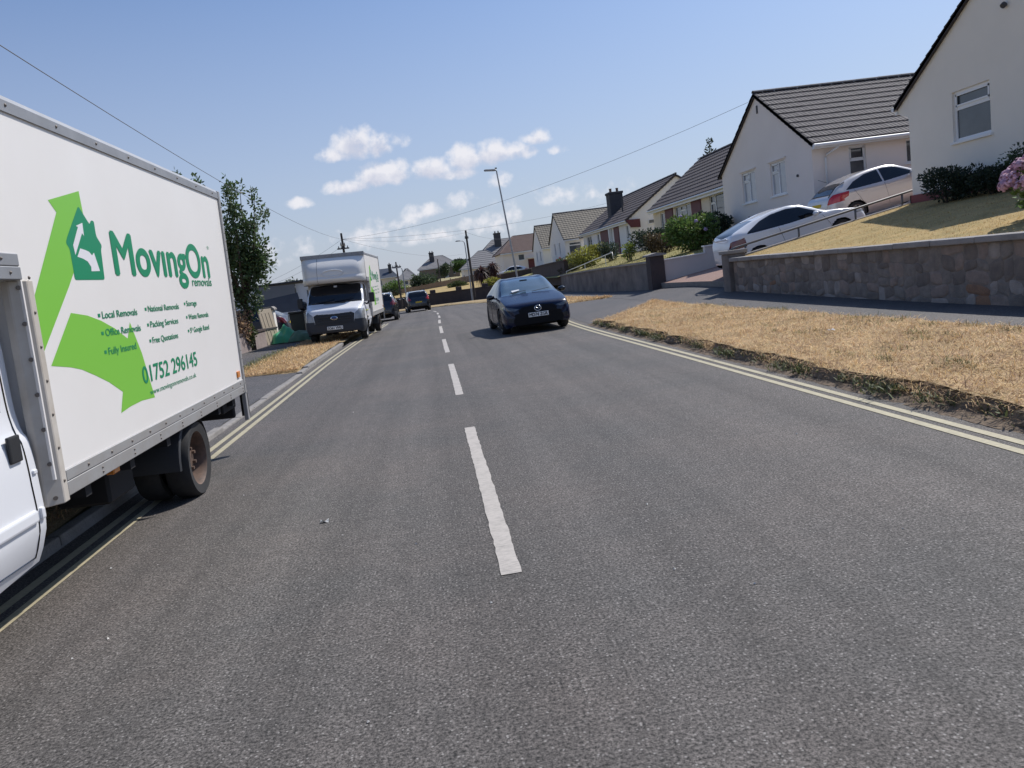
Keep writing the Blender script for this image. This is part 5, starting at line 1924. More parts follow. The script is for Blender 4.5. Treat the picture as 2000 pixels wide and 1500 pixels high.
def hip_house(name, label, x0, x1, y0, y1, zg, ze, zp, m, tile, wins=(), chim=None, ov=.35, hipl=None, courses=0, both=True):
    """rectangular house, ridge along x, hipped; wins on the near face (x, x, z, z)"""
    H = House(name, label, ((x0 + x1) / 2, (y0 + y1) / 2, zg))
    H.wall(m, (x0, y0, zg - .5), UX, -UY, x1 - x0, [(0, ze), (x1 - x0, ze)], zg - .5, [(a - x0, b - x0, c, d) for a, b, c, d in wins])
    H.wall(m, (x0, y0 + .22, zg - .5), UY, -UX, y1 - y0 - .22, [(0, ze), (y1 - y0 - .22, ze)], zg - .5)
    H.wall(m, (x1, y0 + .22, zg - .5), UY, UX, y1 - y0 - .22, [(0, ze), (y1 - y0 - .22, ze)], zg - .5)
    for (a, b, c, d) in wins:
        H.window((x0, y0, zg - .5), UX, -UY, a - x0, b - x0, c, d, (1,) if b - a < 1.3 else (1, 1), None, sill=True)
    X0, X1, Y0, Y1, Z = x0 - ov, x1 + ov, y0 - ov, y1 + ov, ze + .02
    hl = hipl if hipl is not None else (Y1 - Y0) / 2
    yc = (Y0 + Y1) / 2
    A, B, C_, D = (X0, Y0, Z), (X1, Y0, Z), (X1, Y1, Z), (X0, Y1, Z)
    E_, F_ = (X0 + hl, yc, zp), ((X1 - hl, yc, zp) if both else (X1, yc, zp))
    rf = H.put(MB().add([A, B, C_, D, E_, F_], [(0, 1, 5, 4), (1, 2, 5), (2, 3, 4, 5), (3, 0, 4), (0, 3, 2, 1)]), 'roof', tile)
    if courses:
        a_, e_ = Vector(A), Vector(E_)
        b_, f_ = Vector(B), Vector(F_)
        n = (b_ - a_).cross(e_ - a_).normalized()
        for k in range(courses):
            t, t2 = k / courses, (k + 1) / courses
            p, q = a_.lerp(e_, t), b_.lerp(f_, t)
            p2, q2 = a_.lerp(e_, t2), b_.lerp(f_, t2)
            MB().add([p + n * .045, q + n * .045, q2 + n * .012, p2 + n * .012, p + n * .004, q + n * .004], [(0, 1, 2, 3), (4, 5, 1, 0)]).build('tile_course', tile, rf)
    mb = MB()
    for p, q in ((A, E_), (D, E_), (E_, F_)) + (((B, F_), (C_, F_)) if both else ()):
        mb.tube([p, q], .09, 6)
    MB.build(mb, 'ridge_tiles', tile, rf)
    H.put(MB().box(X0, X1, Y0 - .03, Y0 + .03, Z - .18, Z - .02), 'fascia', M_gutter)
    if chim:
        H.chimney(*chim)
    return H


H = hip_house('bungalow', 'white walled bungalow with brown hipped roof behind the lamp post', 10.1, 20, 100, 111, 1.2, 4.2, 6.5, M_cream, M_tile_red, [(12.1, 12.9, 3.1, 3.85), (15.0, 15.8, 2.6, 3.7)], None, hipl=2.6, courses=15, both=False)
H.put(MB().box(13.3, 14.1, 99.90, 99.995, .8, 3.1), 'door', M_redboard)
H.put(MB().box(13.1, 16.2, 98.9, 99.99, 3.22, 3.34), 'porch_canopy', M_gutter)
hip_house('bungalow', 'grey roofed bungalow with chimney behind the two telegraph poles', 8.8, 20, 128, 139, 1.6, 4.4, 7.6, M_cream, M_slate, [(10, 11.5, 2.6, 3.8)], (12.2, 13.3, 131.0, 132.0, 6.2, 8.6), hipl=3.5, courses=10)
hip_house('bungalow', 'low grey roofed bungalow wing farther along beyond the fence', 5.6, 12.5, 116, 124, 1.2, 3.1, 5.6, M_cream, M_slate, [(7, 8.6, 1.7, 2.7)], None, hipl=3.2, courses=8)
H = hip_house('bungalow', 'far grey hipped bungalow with twin pot chimney and gabled porch', -1.4, 7.6, 175, 186, 3.0, 5.0, 7.75, mat('far_brown_wall', (.20, .165, .14), .9), M_slate, [(5.8, 6.6, 3.2, 4.6)], (1.25, 2.35, 177.6, 178.4, 6.6, 8.6), hipl=3.6, courses=9)
# gabled porch of that bungalow
H.wall(mat('porch_dark', (.12, .105, .095), .9), (3.2, 173.6, 2.5), UX, -UY, 2.9, [(0, 4.6), (1.45, 5.9), (2.9, 4.6)], 2.5, [(.95, 1.75, 2.6, 4.5)], th=.3)
H.window((3.2, 173.6, 2.5), UX, -UY, .95, 1.75, 2.6, 4.5, (1,), .5, glass=M_net)
H.put(MB().add([(3.0, 173.4, 4.5), (4.65, 173.4, 6.05), (4.65, 177.5, 6.05), (3.0, 177.5, 4.5), (6.3, 173.4, 4.5), (6.3, 177.5, 4.5)], [(0, 1, 2, 3), (1, 4, 5, 2)]), 'porch_roof', M_slate)
H.put(MB().frame_box((3.0, 173.38, 4.42), (1.65, 0, 1.55), (0, .06, 0), (0, 0, .16)), 'barge_board', M_gutter, fixn=True)
H.put(MB().frame_box((6.3, 173.38, 4.42), (-1.65, 0, 1.55), (0, .06, 0), (0, 0, .16)), 'barge_board', M_gutter, fixn=True)
hip_house('bungalow', 'plain grey hipped roof bungalow left of the far chimney', -6.4, -1.8, 168, 178, 2.4, 3.2, 5.6, M_buff, M_slate, [(-5, -4, 2.2, 3.0)], None, hipl=3.0, courses=8)
hip_house('house', 'far house with dark blue slate dormer roof behind the second lorry', -13.5, -6.6, 170, 180, 2.0, 4.2, 6.2, M_buff, mat('blue_slate', (.045, .058, .085), .6, var=.4, vscale=1), [(-11, -9.6, 2.6, 3.8)], (-8.0, -7.3, 172, 173, 5.2, 7.0, None, 1), hipl=1.6, courses=8)

# ---- flat roofed garage block on the left
H = House('garage_block', 'flat roofed grey and white building behind the left tree', (-10.5, 58, 0), 'building')
M_roughcast = mat('grey_roughcast', (.20, .195, .19), .95, var=.5, vscale=.8, col2=(.27, .25, .235))
H.wall(M_roughcast, (-12.2, 57, -.6), UX, -UY, 2.75, [(0, 2.92), (2.75, 2.82)], -.6)
H.put(MB().box(-12.42, -12.205, 56.97, 62, -.6, 2.96), 'white_pier', M_whitewall)
H.put(MB().box(-14.8, -12.43, 57.5, 57.72, -.6, 2.3), 'wall', M_whitewall)
hs = [(-8.75 + 9.44, -8.45 + 9.44, 1.6, 2.35), (-8.3 + 9.44, -7.9 + 9.44, 1.75, 2.3)]
H.wall(M_whitewall, (-9.44, 57.3, -.6), UX, -UY, 3.4, [(0, 2.84), (3.4, 2.72)], -.6, hs)
for h in hs:
    H.window((-9.44, 57.3, -.6), UX, -UY, *h, (1,), None)
H.put(MB().box(-12.5, -6.0, 56.9, 63, 2.96, 3.06), 'flat_roof', M_chim)
H.put(MB().box(-9.60, -9.45, 57.05, 57.2, -.6, 2.5), 'downpipe', M_gutter)
H = House('garage', 'slate blue clad garage side in front of the grey building', (-10.2, 54, 0), 'garage')
H.wall(M_whitewall, (-11.8, 52, -.6), UX, -UY, 3.3, [(0, 1.0), (3.3, .95)], -.6)
H.put(MB().prism([(-11.75, .9), (-8.6, .85), (-8.75, 2.16), (-11.45, 1.90)], 'y', 53.6, 53.8), 'cladding', mat('slate_blue_cladding', (.060, .072, .098), .9, var=.3, vscale=2), fixn=True)
# ------------------------------------------------------------------ gardens, walls, drives on the right
M_stonebed = mat('lime_mortar', (.25, .22, .195), .95, var=.7, vscale=5, col2=(.15, .13, .115), bump=.6, bscale=50)
STONES = [mat('rubble_stone_%s' % n, c, .9, var=.8, vscale=6, col2=c2, bump=.7, bscale=35) for n, c, c2 in
          (('grey', (.27, .235, .205), (.15, .13, .115)), ('pink', (.31, .245, .205), (.18, .145, .125)), ('pale', (.38, .335, .30), (.22, .19, .17)), ('dark', (.21, .175, .15), (.12, .105, .095)), ('rust', (.30, .17, .10), (.17, .11, .08)))]
M_coping = mat('coping_concrete', (.33, .31, .295), .9, var=.7, vscale=3, col2=(.17, .16, .155), bump=.5, bscale=40)
M_oldrender = mat('old_wall_render', (.25, .22, .20), .95, var=.9, vscale=1.3, col2=(.085, .075, .072), bump=.5, bscale=40, detail=7)
M_darkbrick = mat('dark_brick', (.085, .062, .058), .9, var=.7, vscale=2.5, col2=(.05, .042, .042), bump=.5, bscale=30)
M_rail = mat('galvanised_rail', (.13, .13, .135), .5, metal=.3)


def drive_z(x, y):
    t = min(1, max(0, (y - 23.5) / 4.4))
    k = .19 * (1 - t) + .15 * t
    return .50 - .04 * t + (k * (x - 8.3) if x < 12.3 else (k * 4.0 + (.33 * (x - 12.3) if x < 13.6 else .429 + .17 * (x - 13.6))))


P = [[(x, y, drive_z(x, y)) for x in (8.5, 9.5, 10.5, 11.5, 12.3, 13.0, 13.6, 15, 17, 22)] for y in np.linspace(20.7, 28.0, 9)]
structure(MB().grid([r[::-1] for r in P]).build('driveway', M_drive, smooth=True))
structure(MB().grid([[(8.53, y, wall_foot(y) + .0), (8.5, y, drive_z(8.5, y) + .002)] for y in np.linspace(20.7, 27.9, 8)]).build('driveway_step', M_concrete))


def lawn1(x, y):
    return 1.17 + .17 * (x - 8.5) + .012 * np_noise(x, y, 1.1, 4)


P = [[(x, y, lawn1(x, y)) for x in (8.45, 9.2, 10, 11, 12, 13, 13.7)] for y in np.linspace(2, 20.55, 26)]
structure(MB().grid([r[::-1] for r in P]).build('lawn', M_lawn, smooth=True))
spots = []
for _ in range(26000):
    x, y = random.uniform(8.5, 13.5), 9.5 + 11 * random.random()
    spots.append((x, y, lawn1(x, y) - .004))
blades('lawn_grass', spots, mat('parched_blade', (.56, .39, .16), .8, island=.35, trans=.2), 'short parched lawn grass in front of the nearest bungalow', 'grass', .03, .075, .006, 1.1)


def lawn2(x, y):
    return np.interp(x, [8.4, 9.2, 13.6, 16], [1.06, 1.22, 1.95, 2.05]) + .02 * np_noise(x, y, .7, 2) - max(0, (y - 34)) * .006


P = [[(x, y, lawn2(x, y)) for x in (8.4, 9.2, 10.5, 12, 13.6, 16)] for y in np.linspace(28.0, 51, 24)]
structure(MB().grid([r[::-1] for r in P]).build('lawn', M_lawn_green, smooth=True))
spots = []
for _ in range(9000):
    x, y = random.uniform(8.6, 13.4), 28.3 + 20 * random.random()
    spots.append((x, y, lawn2(x, y) - .004))
blades('lawn_grass', spots, mat('mixed_blade', (.27, .24, .085), .8, island=.4, trans=.2), 'mixed green and straw grass in the second front garden', 'grass', .05, .12, .014, .8)
P = [[(x, y, np.interp(x, [8.6, 9.4, 13.6, 16], [.9, 1.1, 1.9, 2.0]) - .004 * (y - 51)) for x in (8.6, 9.4, 11, 13.6, 16, 24)] for y in np.linspace(51.02, 99, 20)]
structure(MB().grid([r[::-1] for r in P]).build('lawn', M_lawn_green, smooth=True))

# ---- rubble stone wall: stones proud of the mortar bed, concrete coping
root = thing('stone_wall', 'grey rubble stone garden wall with concrete coping along the right pavement', 'wall', (8.35, 12, .15))
bx = Vector((8.35, 12, .15))


def put(mb, name, m, rt=root, b=bx, **kw):
    return link(name, mb.mesh(name, m, **kw), rt, -b)


P = []
put(MB().box(8.235, 8.50, 3.0, 20.25, -.1, 1.10), 'mortar_bed', M_stonebed)
y = 3.0
cop = None
while y < 20.0:
    ln = random.uniform(.85, 1.1)
    y2 = min(y + ln, 20.3)
    put(MB().box(8.13, 8.58, y + .006, y2 - .006, 1.10 + random.uniform(-.004, .004), 1.195 + random.uniform(-.008, .008)), 'coping_stone', M_coping, bevel=.02, seg=2)
    y = y2
# random rubble: the face is split again and again into uneven blocks
def rubble(y0, y1, z0, z1, out):
    w, h = y1 - y0, z1 - z0
    if (w * h < random.uniform(.05, .15) and w < .75 and h < .46) or (w < .34 and h < .3):
        out.append((y0, y1, z0, z1))
        return
    if w > h * random.uniform(1.1, 2.2):
        m = y0 + w * random.uniform(.36, .64)
        rubble(y0, m, z0, z1, out)
        rubble(m, y1, z0, z1, out)
    else:
        m = z0 + h * random.uniform(.36, .64)
        rubble(y0, y1, z0, m, out)
        rubble(y0, y1, m, z1, out)


blocks = []
yy = 5.4
while yy < 20.1:
    y2 = min(20.24, yy + random.uniform(1.0, 1.9))
    rubble(yy, y2, .06, 1.10, blocks)
    yy = y2
for (ya, yb, za, zb) in blocks:
    if len(blocks) > 299 and random.random() < 0:
        continue
    w_, h_ = yb - ya, zb - za
    cy, cz = (ya + yb) / 2, (za + zb) / 2
    ph = random.uniform(0, 6)
    ring = []
    for k in range(12):
        a = 2 * math.pi * k / 12 + .15
        c, s_ = math.cos(a), math.sin(a)
        e = random.uniform(4.0, 9.0)
        rr = 1 / ((abs(c) ** e + abs(s_) ** e) ** (1 / e))
        rr *= random.uniform(.93, 1.06)
        ring.append((cy + c * rr * w_ / 2, min(1.094, max(.03, cz + s_ * rr * h_ / 2 + .05 * (c * math.sin(ph))))))
    d = random.uniform(.003, .018)
    f2 = lambda f: [(cy + (q[0] - cy) * f, cz + (q[1] - cz) * f) for q in ring]
    vs = [(8.237, p[0], p[1]) for p in f2(1.0)] + [(8.236 - d * .75, p[0], p[1]) for p in f2(.93)] + [(8.236 - d, p[0], p[1]) for p in f2(.6)] + [(8.236 - d - random.uniform(-.004, .01), cy, cz)]
    fs = []
    for i in range(12):
        j = (i + 1) % 12
        fs += [(j, i, 12 + i, 12 + j), (12 + j, 12 + i, 24 + i, 24 + j), (24 + j, 24 + i, 36)]
    put(MB().add(vs, fs), 'stone', random.choices(STONES, (5, 3, 2, 4, .25))[0], smooth=True, fixn=True)
put(MB().box(8.12, 8.62, 20.3, 20.78, .1, 1.30), 'end_pier', M_oldrender, bevel=.02)
put(MB().box(8.07, 8.67, 20.25, 20.83, 1.302, 1.40), 'pier_cap', M_coping, bevel=.025, seg=2)

# ---- low kerb wall and handrail up the drive
o = MB().prism([(8.63, .3), (13.55, 1.2), (13.55, 2.05), (8.63, 1.24)], 'y', 20.56, 20.72).build('drive_wall', M_coping, bevel=.015)
tag(o, 'low sloping concrete wall edging the drive beside the handrail', 'wall')
rt = thing('handrail', 'thin grey metal handrail rising along the drive past the white coupe', 'handrail', (8.6, 20.64, 1.2))
b_ = Vector((8.6, 20.64, 1.2))
top = lambda x: 1.42 + .178 * (x - 8.3)
foot = lambda x: 1.235 + .165 * (x - 8.63)
put(MB().tube([(8.28, 20.64, top(8.28) - .03), (8.5, 20.64, top(8.5)), (11, 20.64, top(11)), (14.0, 20.64, top(14.0)), (14.1, 20.64, top(14) - .06)], .030, 8), 'rail', M_rail, rt, b_, smooth=True)
for x in (8.78, 10.34, 12.02, 13.42):
    put(MB().tube([(x, 20.64, foot(x) - .1), (x, 20.64, top(x))], .028, 8), 'rail_post', M_rail, rt, b_, smooth=True)

# ---- gate pier and rendered wall beyond the drive
rt = thing('rendered_wall', 'mottled grey rendered garden wall with square end pier beyond the drive', 'wall', (8.45, 38, .1))
b_ = Vector((8.45, 38, .1))
P0 = [(28.4, 1.27), (34, 1.22), (40, 1.13), (48, .98)]
put(MB().add(*(lambda v: (v, [(0, 1, 2, 3)]))([(0, 0, 0)] * 4)) if False else MB().loft([[(8.30, y, wall_foot(y) - .2), (8.30, y, z), (8.55, y, z), (8.55, y, wall_foot(y) - .2)] for y, z in P0], True, True), 'wall', M_oldrender, rt, b_, fixn=True)
put(MB().loft([[(8.24, y, z + .003), (8.24, y, z + .08), (8.61, y, z + .08), (8.61, y, z + .003)] for y, z in P0], True, True), 'coping', M_coping, rt, b_, fixn=True)
put(MB().box(8.18, 8.72, 27.85, 28.41, .0, 1.50), 'pier', M_darkbrick, rt, b_, bevel=.015)
put(MB().prism([(8.10, 1.502), (8.80, 1.502), (8.80, 1.56), (8.45, 1.62), (8.10, 1.56)], 'y', 27.76, 28.50), 'pier_cap', M_coping, rt, b_, fixn=True)
# white rendered wall up the far side of the drive
rt = thing('white_wall', 'low white rendered wall stepping up the far side of the drive', 'wall', (9.8, 28.0, .5))
b_ = Vector((9.8, 28.0, .5))
put(MB().prism([(8.724, .2), (13.5, .2), (13.5, 2.0), (12.2, 1.62), (10.32, 1.60), (10.32, 1.36), (8.724, 1.30)], 'y', 27.92, 28.12), 'wall', mat('pinkish_white_render', (.58, .53, .50), .9, var=.4, vscale=2, col2=(.50, .45, .42)), rt, b_, fixn=True)
put(MB().prism([(8.724, 1.302), (10.318, 1.362), (10.318, 1.40), (8.724, 1.34)], 'y', 27.88, 28.16), 'coping', M_whitewall, rt, b_, fixn=True)
put(MB().prism([(10.28, 1.602), (12.2, 1.622), (12.2, 1.67), (10.28, 1.65)], 'y', 27.88, 28.16), 'coping', M_whitewall, rt, b_, fixn=True)

# ---- farther front walls
def plain_wall(name, label, pts, h, t, m, cap=None, caph=.07, cat='wall', step=True):
    """wall along (x, y, z) points"""
    pts = [Vector(p) for p in pts]
    c = sum(pts, Vector()) / len(pts)
    rt = thing(name, label, cat, c)
    prof, capp = [], []
    for i, p in enumerate(pts):
        d = (pts[min(i + 1, len(pts) - 1)] - pts[max(i - 1, 0)])
        d.z = 0
        d.normalize()
        n = Vector((d.y, -d.x, 0)) * (t / 2)
        prof.append([p - n - UZ * .4, p - n + UZ * h, p + n + UZ * h, p + n - UZ * .4])
        n2 = n * 1.35
        capp.append([p - n2 + UZ * (h + .003), p - n2 + UZ * (h + caph), p + n2 + UZ * (h + caph), p + n2 + UZ * (h + .003)])
    link('wall', MB().loft(prof, True, True).mesh('wall', m, fixn=True), rt, -c)
    if cap:
        link('coping', MB().loft(capp, True, True).mesh('coping', cap, fixn=True), rt, -c)
    return rt


plain_wall('brick_wall', 'dark brick front wall of the chimney bungalow garden', [(9.2, 50.6, .75), (9.1, 57, .70), (9.0, 64.5, .60)], 1.15, .3, M_darkbrick, M_darkbrick)
plain_wall('brick_wall', 'dark wall below the white gable with pale roof', [(11.8, 64.8, 1.1), (11.7, 72, 1.05), (11.6, 84, .9)], .95, .3, M_darkbrick, M_darkbrick)
plain_wall('brick_wall', 'low dark wall hiding the lower half of the small white car', [(11.5, 84.2, .75), (9.2, 85.6, .62), (7.4, 86.2, .5)], 1.05, .3, M_darkbrick, M_coping)
plain_wall('stone_wall', 'long dark stone wall curving round the outside of the bend', [(7.4, 66.5, -.35), (6.0, 70.5, -.4), (3.2, 74.2, -.42), (-.6, 76.2, -.44), (-6, 77.8, -.45), (-14, 79.6, -.5), (-26, 82.5, -.6)], 1.02, .35, M_darkbrick, M_darkbrick)
for i, (x, y) in enumerate(((5.25, 71.8), (2.9, 74.6), (.4, 76.2))):
    o = MB().box(x - .28, x + .28, y - .28, y + .28, -.5, .98).build('gate_pier', M_darkbrick, bevel=.03)
    tag(o, ['dark gate pier nearest the two poles on the bend wall', 'dark gate pier midway along the bend wall', 'dark gate pier behind the black suv on the bend wall'][i], 'pier', 'gate piers on the bend wall')
structure(MB().grid([[(x, y, z) for x, y, z in ((9.5, 76 + q * 6, .55 + q * .25), (4.0, 77.5 + q * 6, .40 + q * .25), (-2, 79.0 + q * 6, .35 + q * .22), (-12, 81.5 + q * 6, .3 + q * .2), (-24, 84.5 + q * 6, .2 + q * .2))] for q in (0, 1, 2, 3)][::-1]).build('far_lawn', M_lawn, smooth=True))
# tan fence climbing behind the bend, board by board
rt = thing('board_fence', 'tan wooden board fence climbing above the dark bend wall', 'fence', (2, 96, .8))
b_ = Vector((2, 96, .8))
p0, p1 = Vector((-6.0, 93.5, .05)), Vector((8.2, 97.5, 1.05))
M_fence = mat('tan_fence', (.27, .195, .14), .85, var=.5, vscale=2.5, col2=(.20, .15, .11))
nb = 60
d = (p1 - p0)
w_ = d.length / nb
du = Vector((d.x, d.y, 0)).normalized()
me = MB().frame_box((0, 0, 0), du * (w_ * .93), UZ * 1.15, Vector((du.y, -du.x, 0)) * .03).mesh('fence_board', M_fence, fixn=True)
for k in range(nb):
    link('fence_board', me, rt).location = p0 + d * (k / nb) - b_ + UZ * random.uniform(-.02, .02)
me = MB().box(-.06, .06, -.06, .06, -.4, 1.3).mesh('fence_post', M_fence)
for k in range(9):
    link('fence_post', me, rt).location = p0 + d * (k / 8) - b_ + Vector((0, .08, 0))

# ---- left front wall, pier, and what leans on it
M_pinkwall = mat('pinkish_block_wall', (.36, .30, .285), .95, var=.8, vscale=3, col2=(.24, .195, .185), bump=.7, bscale=22)
rt = plain_wall('block_wall', 'pinkish front wall with dark coping below the copper shrub', [(-6.75, 12, .08), (-6.5, 20, .08), (-6.40, 25.4, .08), (-6.27, 29.25, .06)], .60, .2, M_pinkwall, M_darkbrick, .08)
rt = thing('gate_pier', 'white capped gate pier behind the leaning door', 'pier', (-6.18, 30.55, .08))
MB().box(-.20, .20, -.2, .2, -.1, 1.28).build('shaft', M_whitewall, rt)
MB().prism([(-.27, 1.282), (.27, 1.282), (.27, 1.33), (.18, 1.42), (-.18, 1.42), (-.27, 1.33)], 'y', -.27, .27).build('cap', M_coping, rt, fixn=True)
# a pair of beige ribbed panels leaning against the pier
M_beige = mat('beige_panel', (.48, .41, .32), .7, var=.4, vscale=4, col2=(.40, .335, .255))
rt = thing('leaning_door', 'beige ribbed door panel leaning on the pier at the kerb', 'door', (-6.02, 29.75, .09), (R(-9), R(0), R(62)))
MB().box(-.38, .38, -.022, .022, 0, 1.36).build('slab', M_beige, rt, bevel=.006)
for z0, z1 in ((.05, .55), (.68, 1.22)):
    for k in range(3):
        x = -.2 + .2 * k
        MB().box(x - .022, x + .022, -.034, -.023, z0, z1).build('rib', M_beige, rt, bevel=.004)
MB().box(-.40, .40, -.05, -.0225, .575, .635).build('dark_strap', M_chim, rt)

# heaped green tarpaulin
def tarp(label, loc, sx, sy, h, m, seed):
    P = []
    for i in range(29):
        u = -1 + 2 * i / 28
        row = []
        for j in range(25):
            v = -1 + 2 * j / 24
            r = (abs(u) ** 2.6 + abs(v) ** 2.6) ** (1 / 2.6)
            dome = max(0, 1 - r) ** .5
            fold = .12 * math.sin(5 * u + 4 * v + seed) + .06 * math.sin(11 * u - 7 * v + 2 * seed) + .14 * abs(math.sin(3.2 * u + 2.4 * v + seed))
            z = h * dome * (1 + fold) + .02
            wob = .06 * math.sin(9 * math.atan2(v, u + 1e-6) + seed)
            row.append((sx * u * (1 + wob), sy * v * (1 + wob), z))
        P.append(row)
    o = MB().grid(P).build('tarpaulin', m, smooth=True, fixn=True)
    o.location = loc
    return tag(o, label, 'tarpaulin', 'heaped green sheets')


tarp('bright green tarpaulin heap beside the leaning door panel', (-5.62, 30.05, .09), .62, .55, .52, mat('bright_tarp', (.07, .42, .21), .42, var=.5, vscale=5, col2=(.035, .26, .12)), 1.1)
tarp('dull green sheeted heap between the tarpaulin and second lorry', (-4.95, 29.7, .09), .55, .5, .36, mat('dull_tarp', (.10, .20, .12), .6, var=.5, vscale=5, col2=(.06, .12, .07)), 3.4)
# black wheeled bin / cabinet
rt = thing('wheeled_bin', 'black bin with pale edges standing beside the second lorry', 'bin', (-5.30, 31.6, .08))
MB().prism([(-.24, .06), (.24, .06), (.29, 1.02), (-.29, 1.02)], 'y', -.28, .28).build('body', M_blackplastic, rt, fixn=True, bevel=.02)
MB().prism([(-.32, 1.022), (.32, 1.022), (.30, 1.09), (-.30, 1.11)], 'y', -.34, .32).build('lid', M_blackplastic, rt, fixn=True, bevel=.015)
for s in (-1, 1):
    MB().box(s * .31 - .02, s * .31 + .02, -.30, -.27, .05, 1.0).build('edge_strip', mat('pale_strip', (.42, .40, .38), .7), rt)
    MB().lathe([(.001, -.03), (.10, -.03), (.10, .03), (.001, .03)], 'x', 14, (s * .25, .28, .10)).build('wheel', M_tyre, rt)
o = MB().lathe([(.001, 0), (.14, .01), (.19, .10), (.17, .24), (.10, .33), (.03, .36), (.001, .36)], 'z', 14, (-5.0, 31.6, 1.17)).build('refuse_bag', mat('black_bag', (.015, .015, .018), .35, bump=.8, bscale=14), smooth=True)
tag(o, 'knotted black refuse bag on top of the black bin', 'bag')
# handrail by the yellow shrub
rt = thing('handrail', 'pale metal handrail beside the yellow green shrub', 'handrail', (9.4, 46, 1.2))
b_ = Vector((9.4, 46, 1.2))
put(MB().tube([(9.05, 50.0, 1.22), (9.5, 46, 1.55), (10.1, 41.3, 1.98), (10.1, 41.2, 1.6)], .025, 8), 'rail', M_gutter, rt, b_, smooth=True)
for x, y, z in ((9.05, 50, 1.22), (9.5, 46, 1.55), (9.95, 42.4, 1.88)):
    put(MB().tube([(x, y, .7), (x, y, z)], .022, 8), 'rail_post', M_gutter, rt, b_)
# ------------------------------------------------------------------ planting
M_bark = mat('bark', (.085, .065, .05), .9, var=.6, vscale=12, bump=.6, bscale=40)
LEAF = {}


def leafmat(name, col, island=.42, trans=.42, rough=.55):
    return mat('leaf_' + name, col, rough, island=island, trans=trans, var=.5, vscale=1.7, col2=tuple(c * .62 for c in col))


def leaves(name, m, parent, clumps, n, size, shell=.45, up=.25, aspect=.55, rng=None, droop=0.0):
    """n leaf-sized folded quads spread through ellipsoidal clumps (cx, cy, cz, rx, ry, rz)"""
    g = rng or RNG
    vol = np.array([c[3] * c[4] * c[5] for c in clumps]) ** .75
    idx = g.choice(len(clumps), n, p=vol / vol.sum())
    C_ = np.array(clumps)[idx]
    d = g.normal(size=(n, 3))
    d /= np.linalg.norm(d, axis=1)[:, None]
    r = g.uniform(0, 1, n) ** shell
    base = C_[:, :3] + d * r[:, None] * C_[:, 3:]
    ax = d * .9 + g.normal(size=(n, 3)) * .6 + np.array([0, 0, up - droop])
    ax /= np.linalg.norm(ax, axis=1)[:, None]
    sd = np.cross(ax, g.normal(size=(n, 3)))
    sd /= np.linalg.norm(sd, axis=1)[:, None] + 1e-9
    nn = np.cross(sd, ax)
    L_ = size * g.uniform(.65, 1.3, n)
    W_ = L_ * aspect
    V = np.empty((n, 5, 3))
    mid = base + ax * (L_ * .5)[:, None]
    V[:, 0] = base
    V[:, 1] = mid + sd * (W_ * .5)[:, None] + nn * (W_ * .18)[:, None]
    V[:, 2] = base + ax * L_[:, None]
    V[:, 3] = mid - sd * (W_ * .5)[:, None] + nn * (W_ * .18)[:, None]
    V[:, 4] = mid
    me = bpy.data.meshes.new(name)
    me.vertices.add(n * 5)
    me.vertices.foreach_set('co', V.reshape(-1))
    i5 = np.arange(n)[:, None] * 5
    loops = np.concatenate([i5 + np.array([[0, 1, 4]]), i5 + np.array([[1, 2, 4]]), i5 + np.array([[2, 3, 4]]), i5 + np.array([[3, 0, 4]])], 1).reshape(-1)
    me.loops.add(len(loops))
    me.loops.foreach_set('vertex_index', loops)
    me.polygons.add(n * 4)
    me.polygons.foreach_set('loop_start', np.arange(n * 4) * 3)
    me.update(calc_edges=True)
    me.materials.append(m)
    return link(name, me, parent)


def shrub(label, loc, r, h, m, n=2600, size=.10, lobes=9, seed=1, cat='shrub', group=None, flowers=None, name='shrub', shell=.35, flat=1.0, core=True):
    """rounded bush: stems, a dark twiggy heart and leaf lobes; loc = foot"""
    g = np.random.default_rng(seed)
    root = thing(name, label, cat, loc, group=group)
    cl = [(0, 0, h * .5, r[0] * .72, r[1] * .72, h * .46)]
    for k in range(lobes):
        a = g.uniform(0, 2 * np.pi)
        q = g.uniform(.35, .72)
        z = h * g.uniform(.28, .82)
        s = g.uniform(.26, .44)
        cl.append((r[0] * q * np.cos(a), r[1] * q * np.sin(a), z, r[0] * s, r[1] * s, h * s * .62))
    leaves('foliage', m, root, cl, n, size, shell=shell, rng=g)
    mb = MB()
    for k in range(6):
        a = k * 1.05 + g.uniform(0, .5)
        mb.tube([(.05 * math.cos(a), .05 * math.sin(a), -.1), (r[0] * .3 * math.cos(a), r[1] * .3 * math.sin(a), h * .35), (r[0] * .5 * math.cos(a), r[1] * .5 * math.sin(a), h * .68)], [.03, .02, .008], 6)
    mb.build('stems', M_bark, root)
    if flowers:
        fm, cnt, fs = flowers
        for k in range(cnt):
            a, e = g.uniform(0, 2 * np.pi), g.uniform(.1, 1.2)
            p = Vector((r[0] * .95 * math.cos(a) * math.cos(e), r[1] * .95 * math.sin(a) * math.cos(e), h * .5 + h * .5 * math.sin(e)))
            mb = MB()
            me = flower_head(fs, fm)
            o = link('flower_head', me, root, p, (g.uniform(-.5, .5), g.uniform(-.5, .5), g.uniform(0, 6)))
    return root


FLOWERS = {}


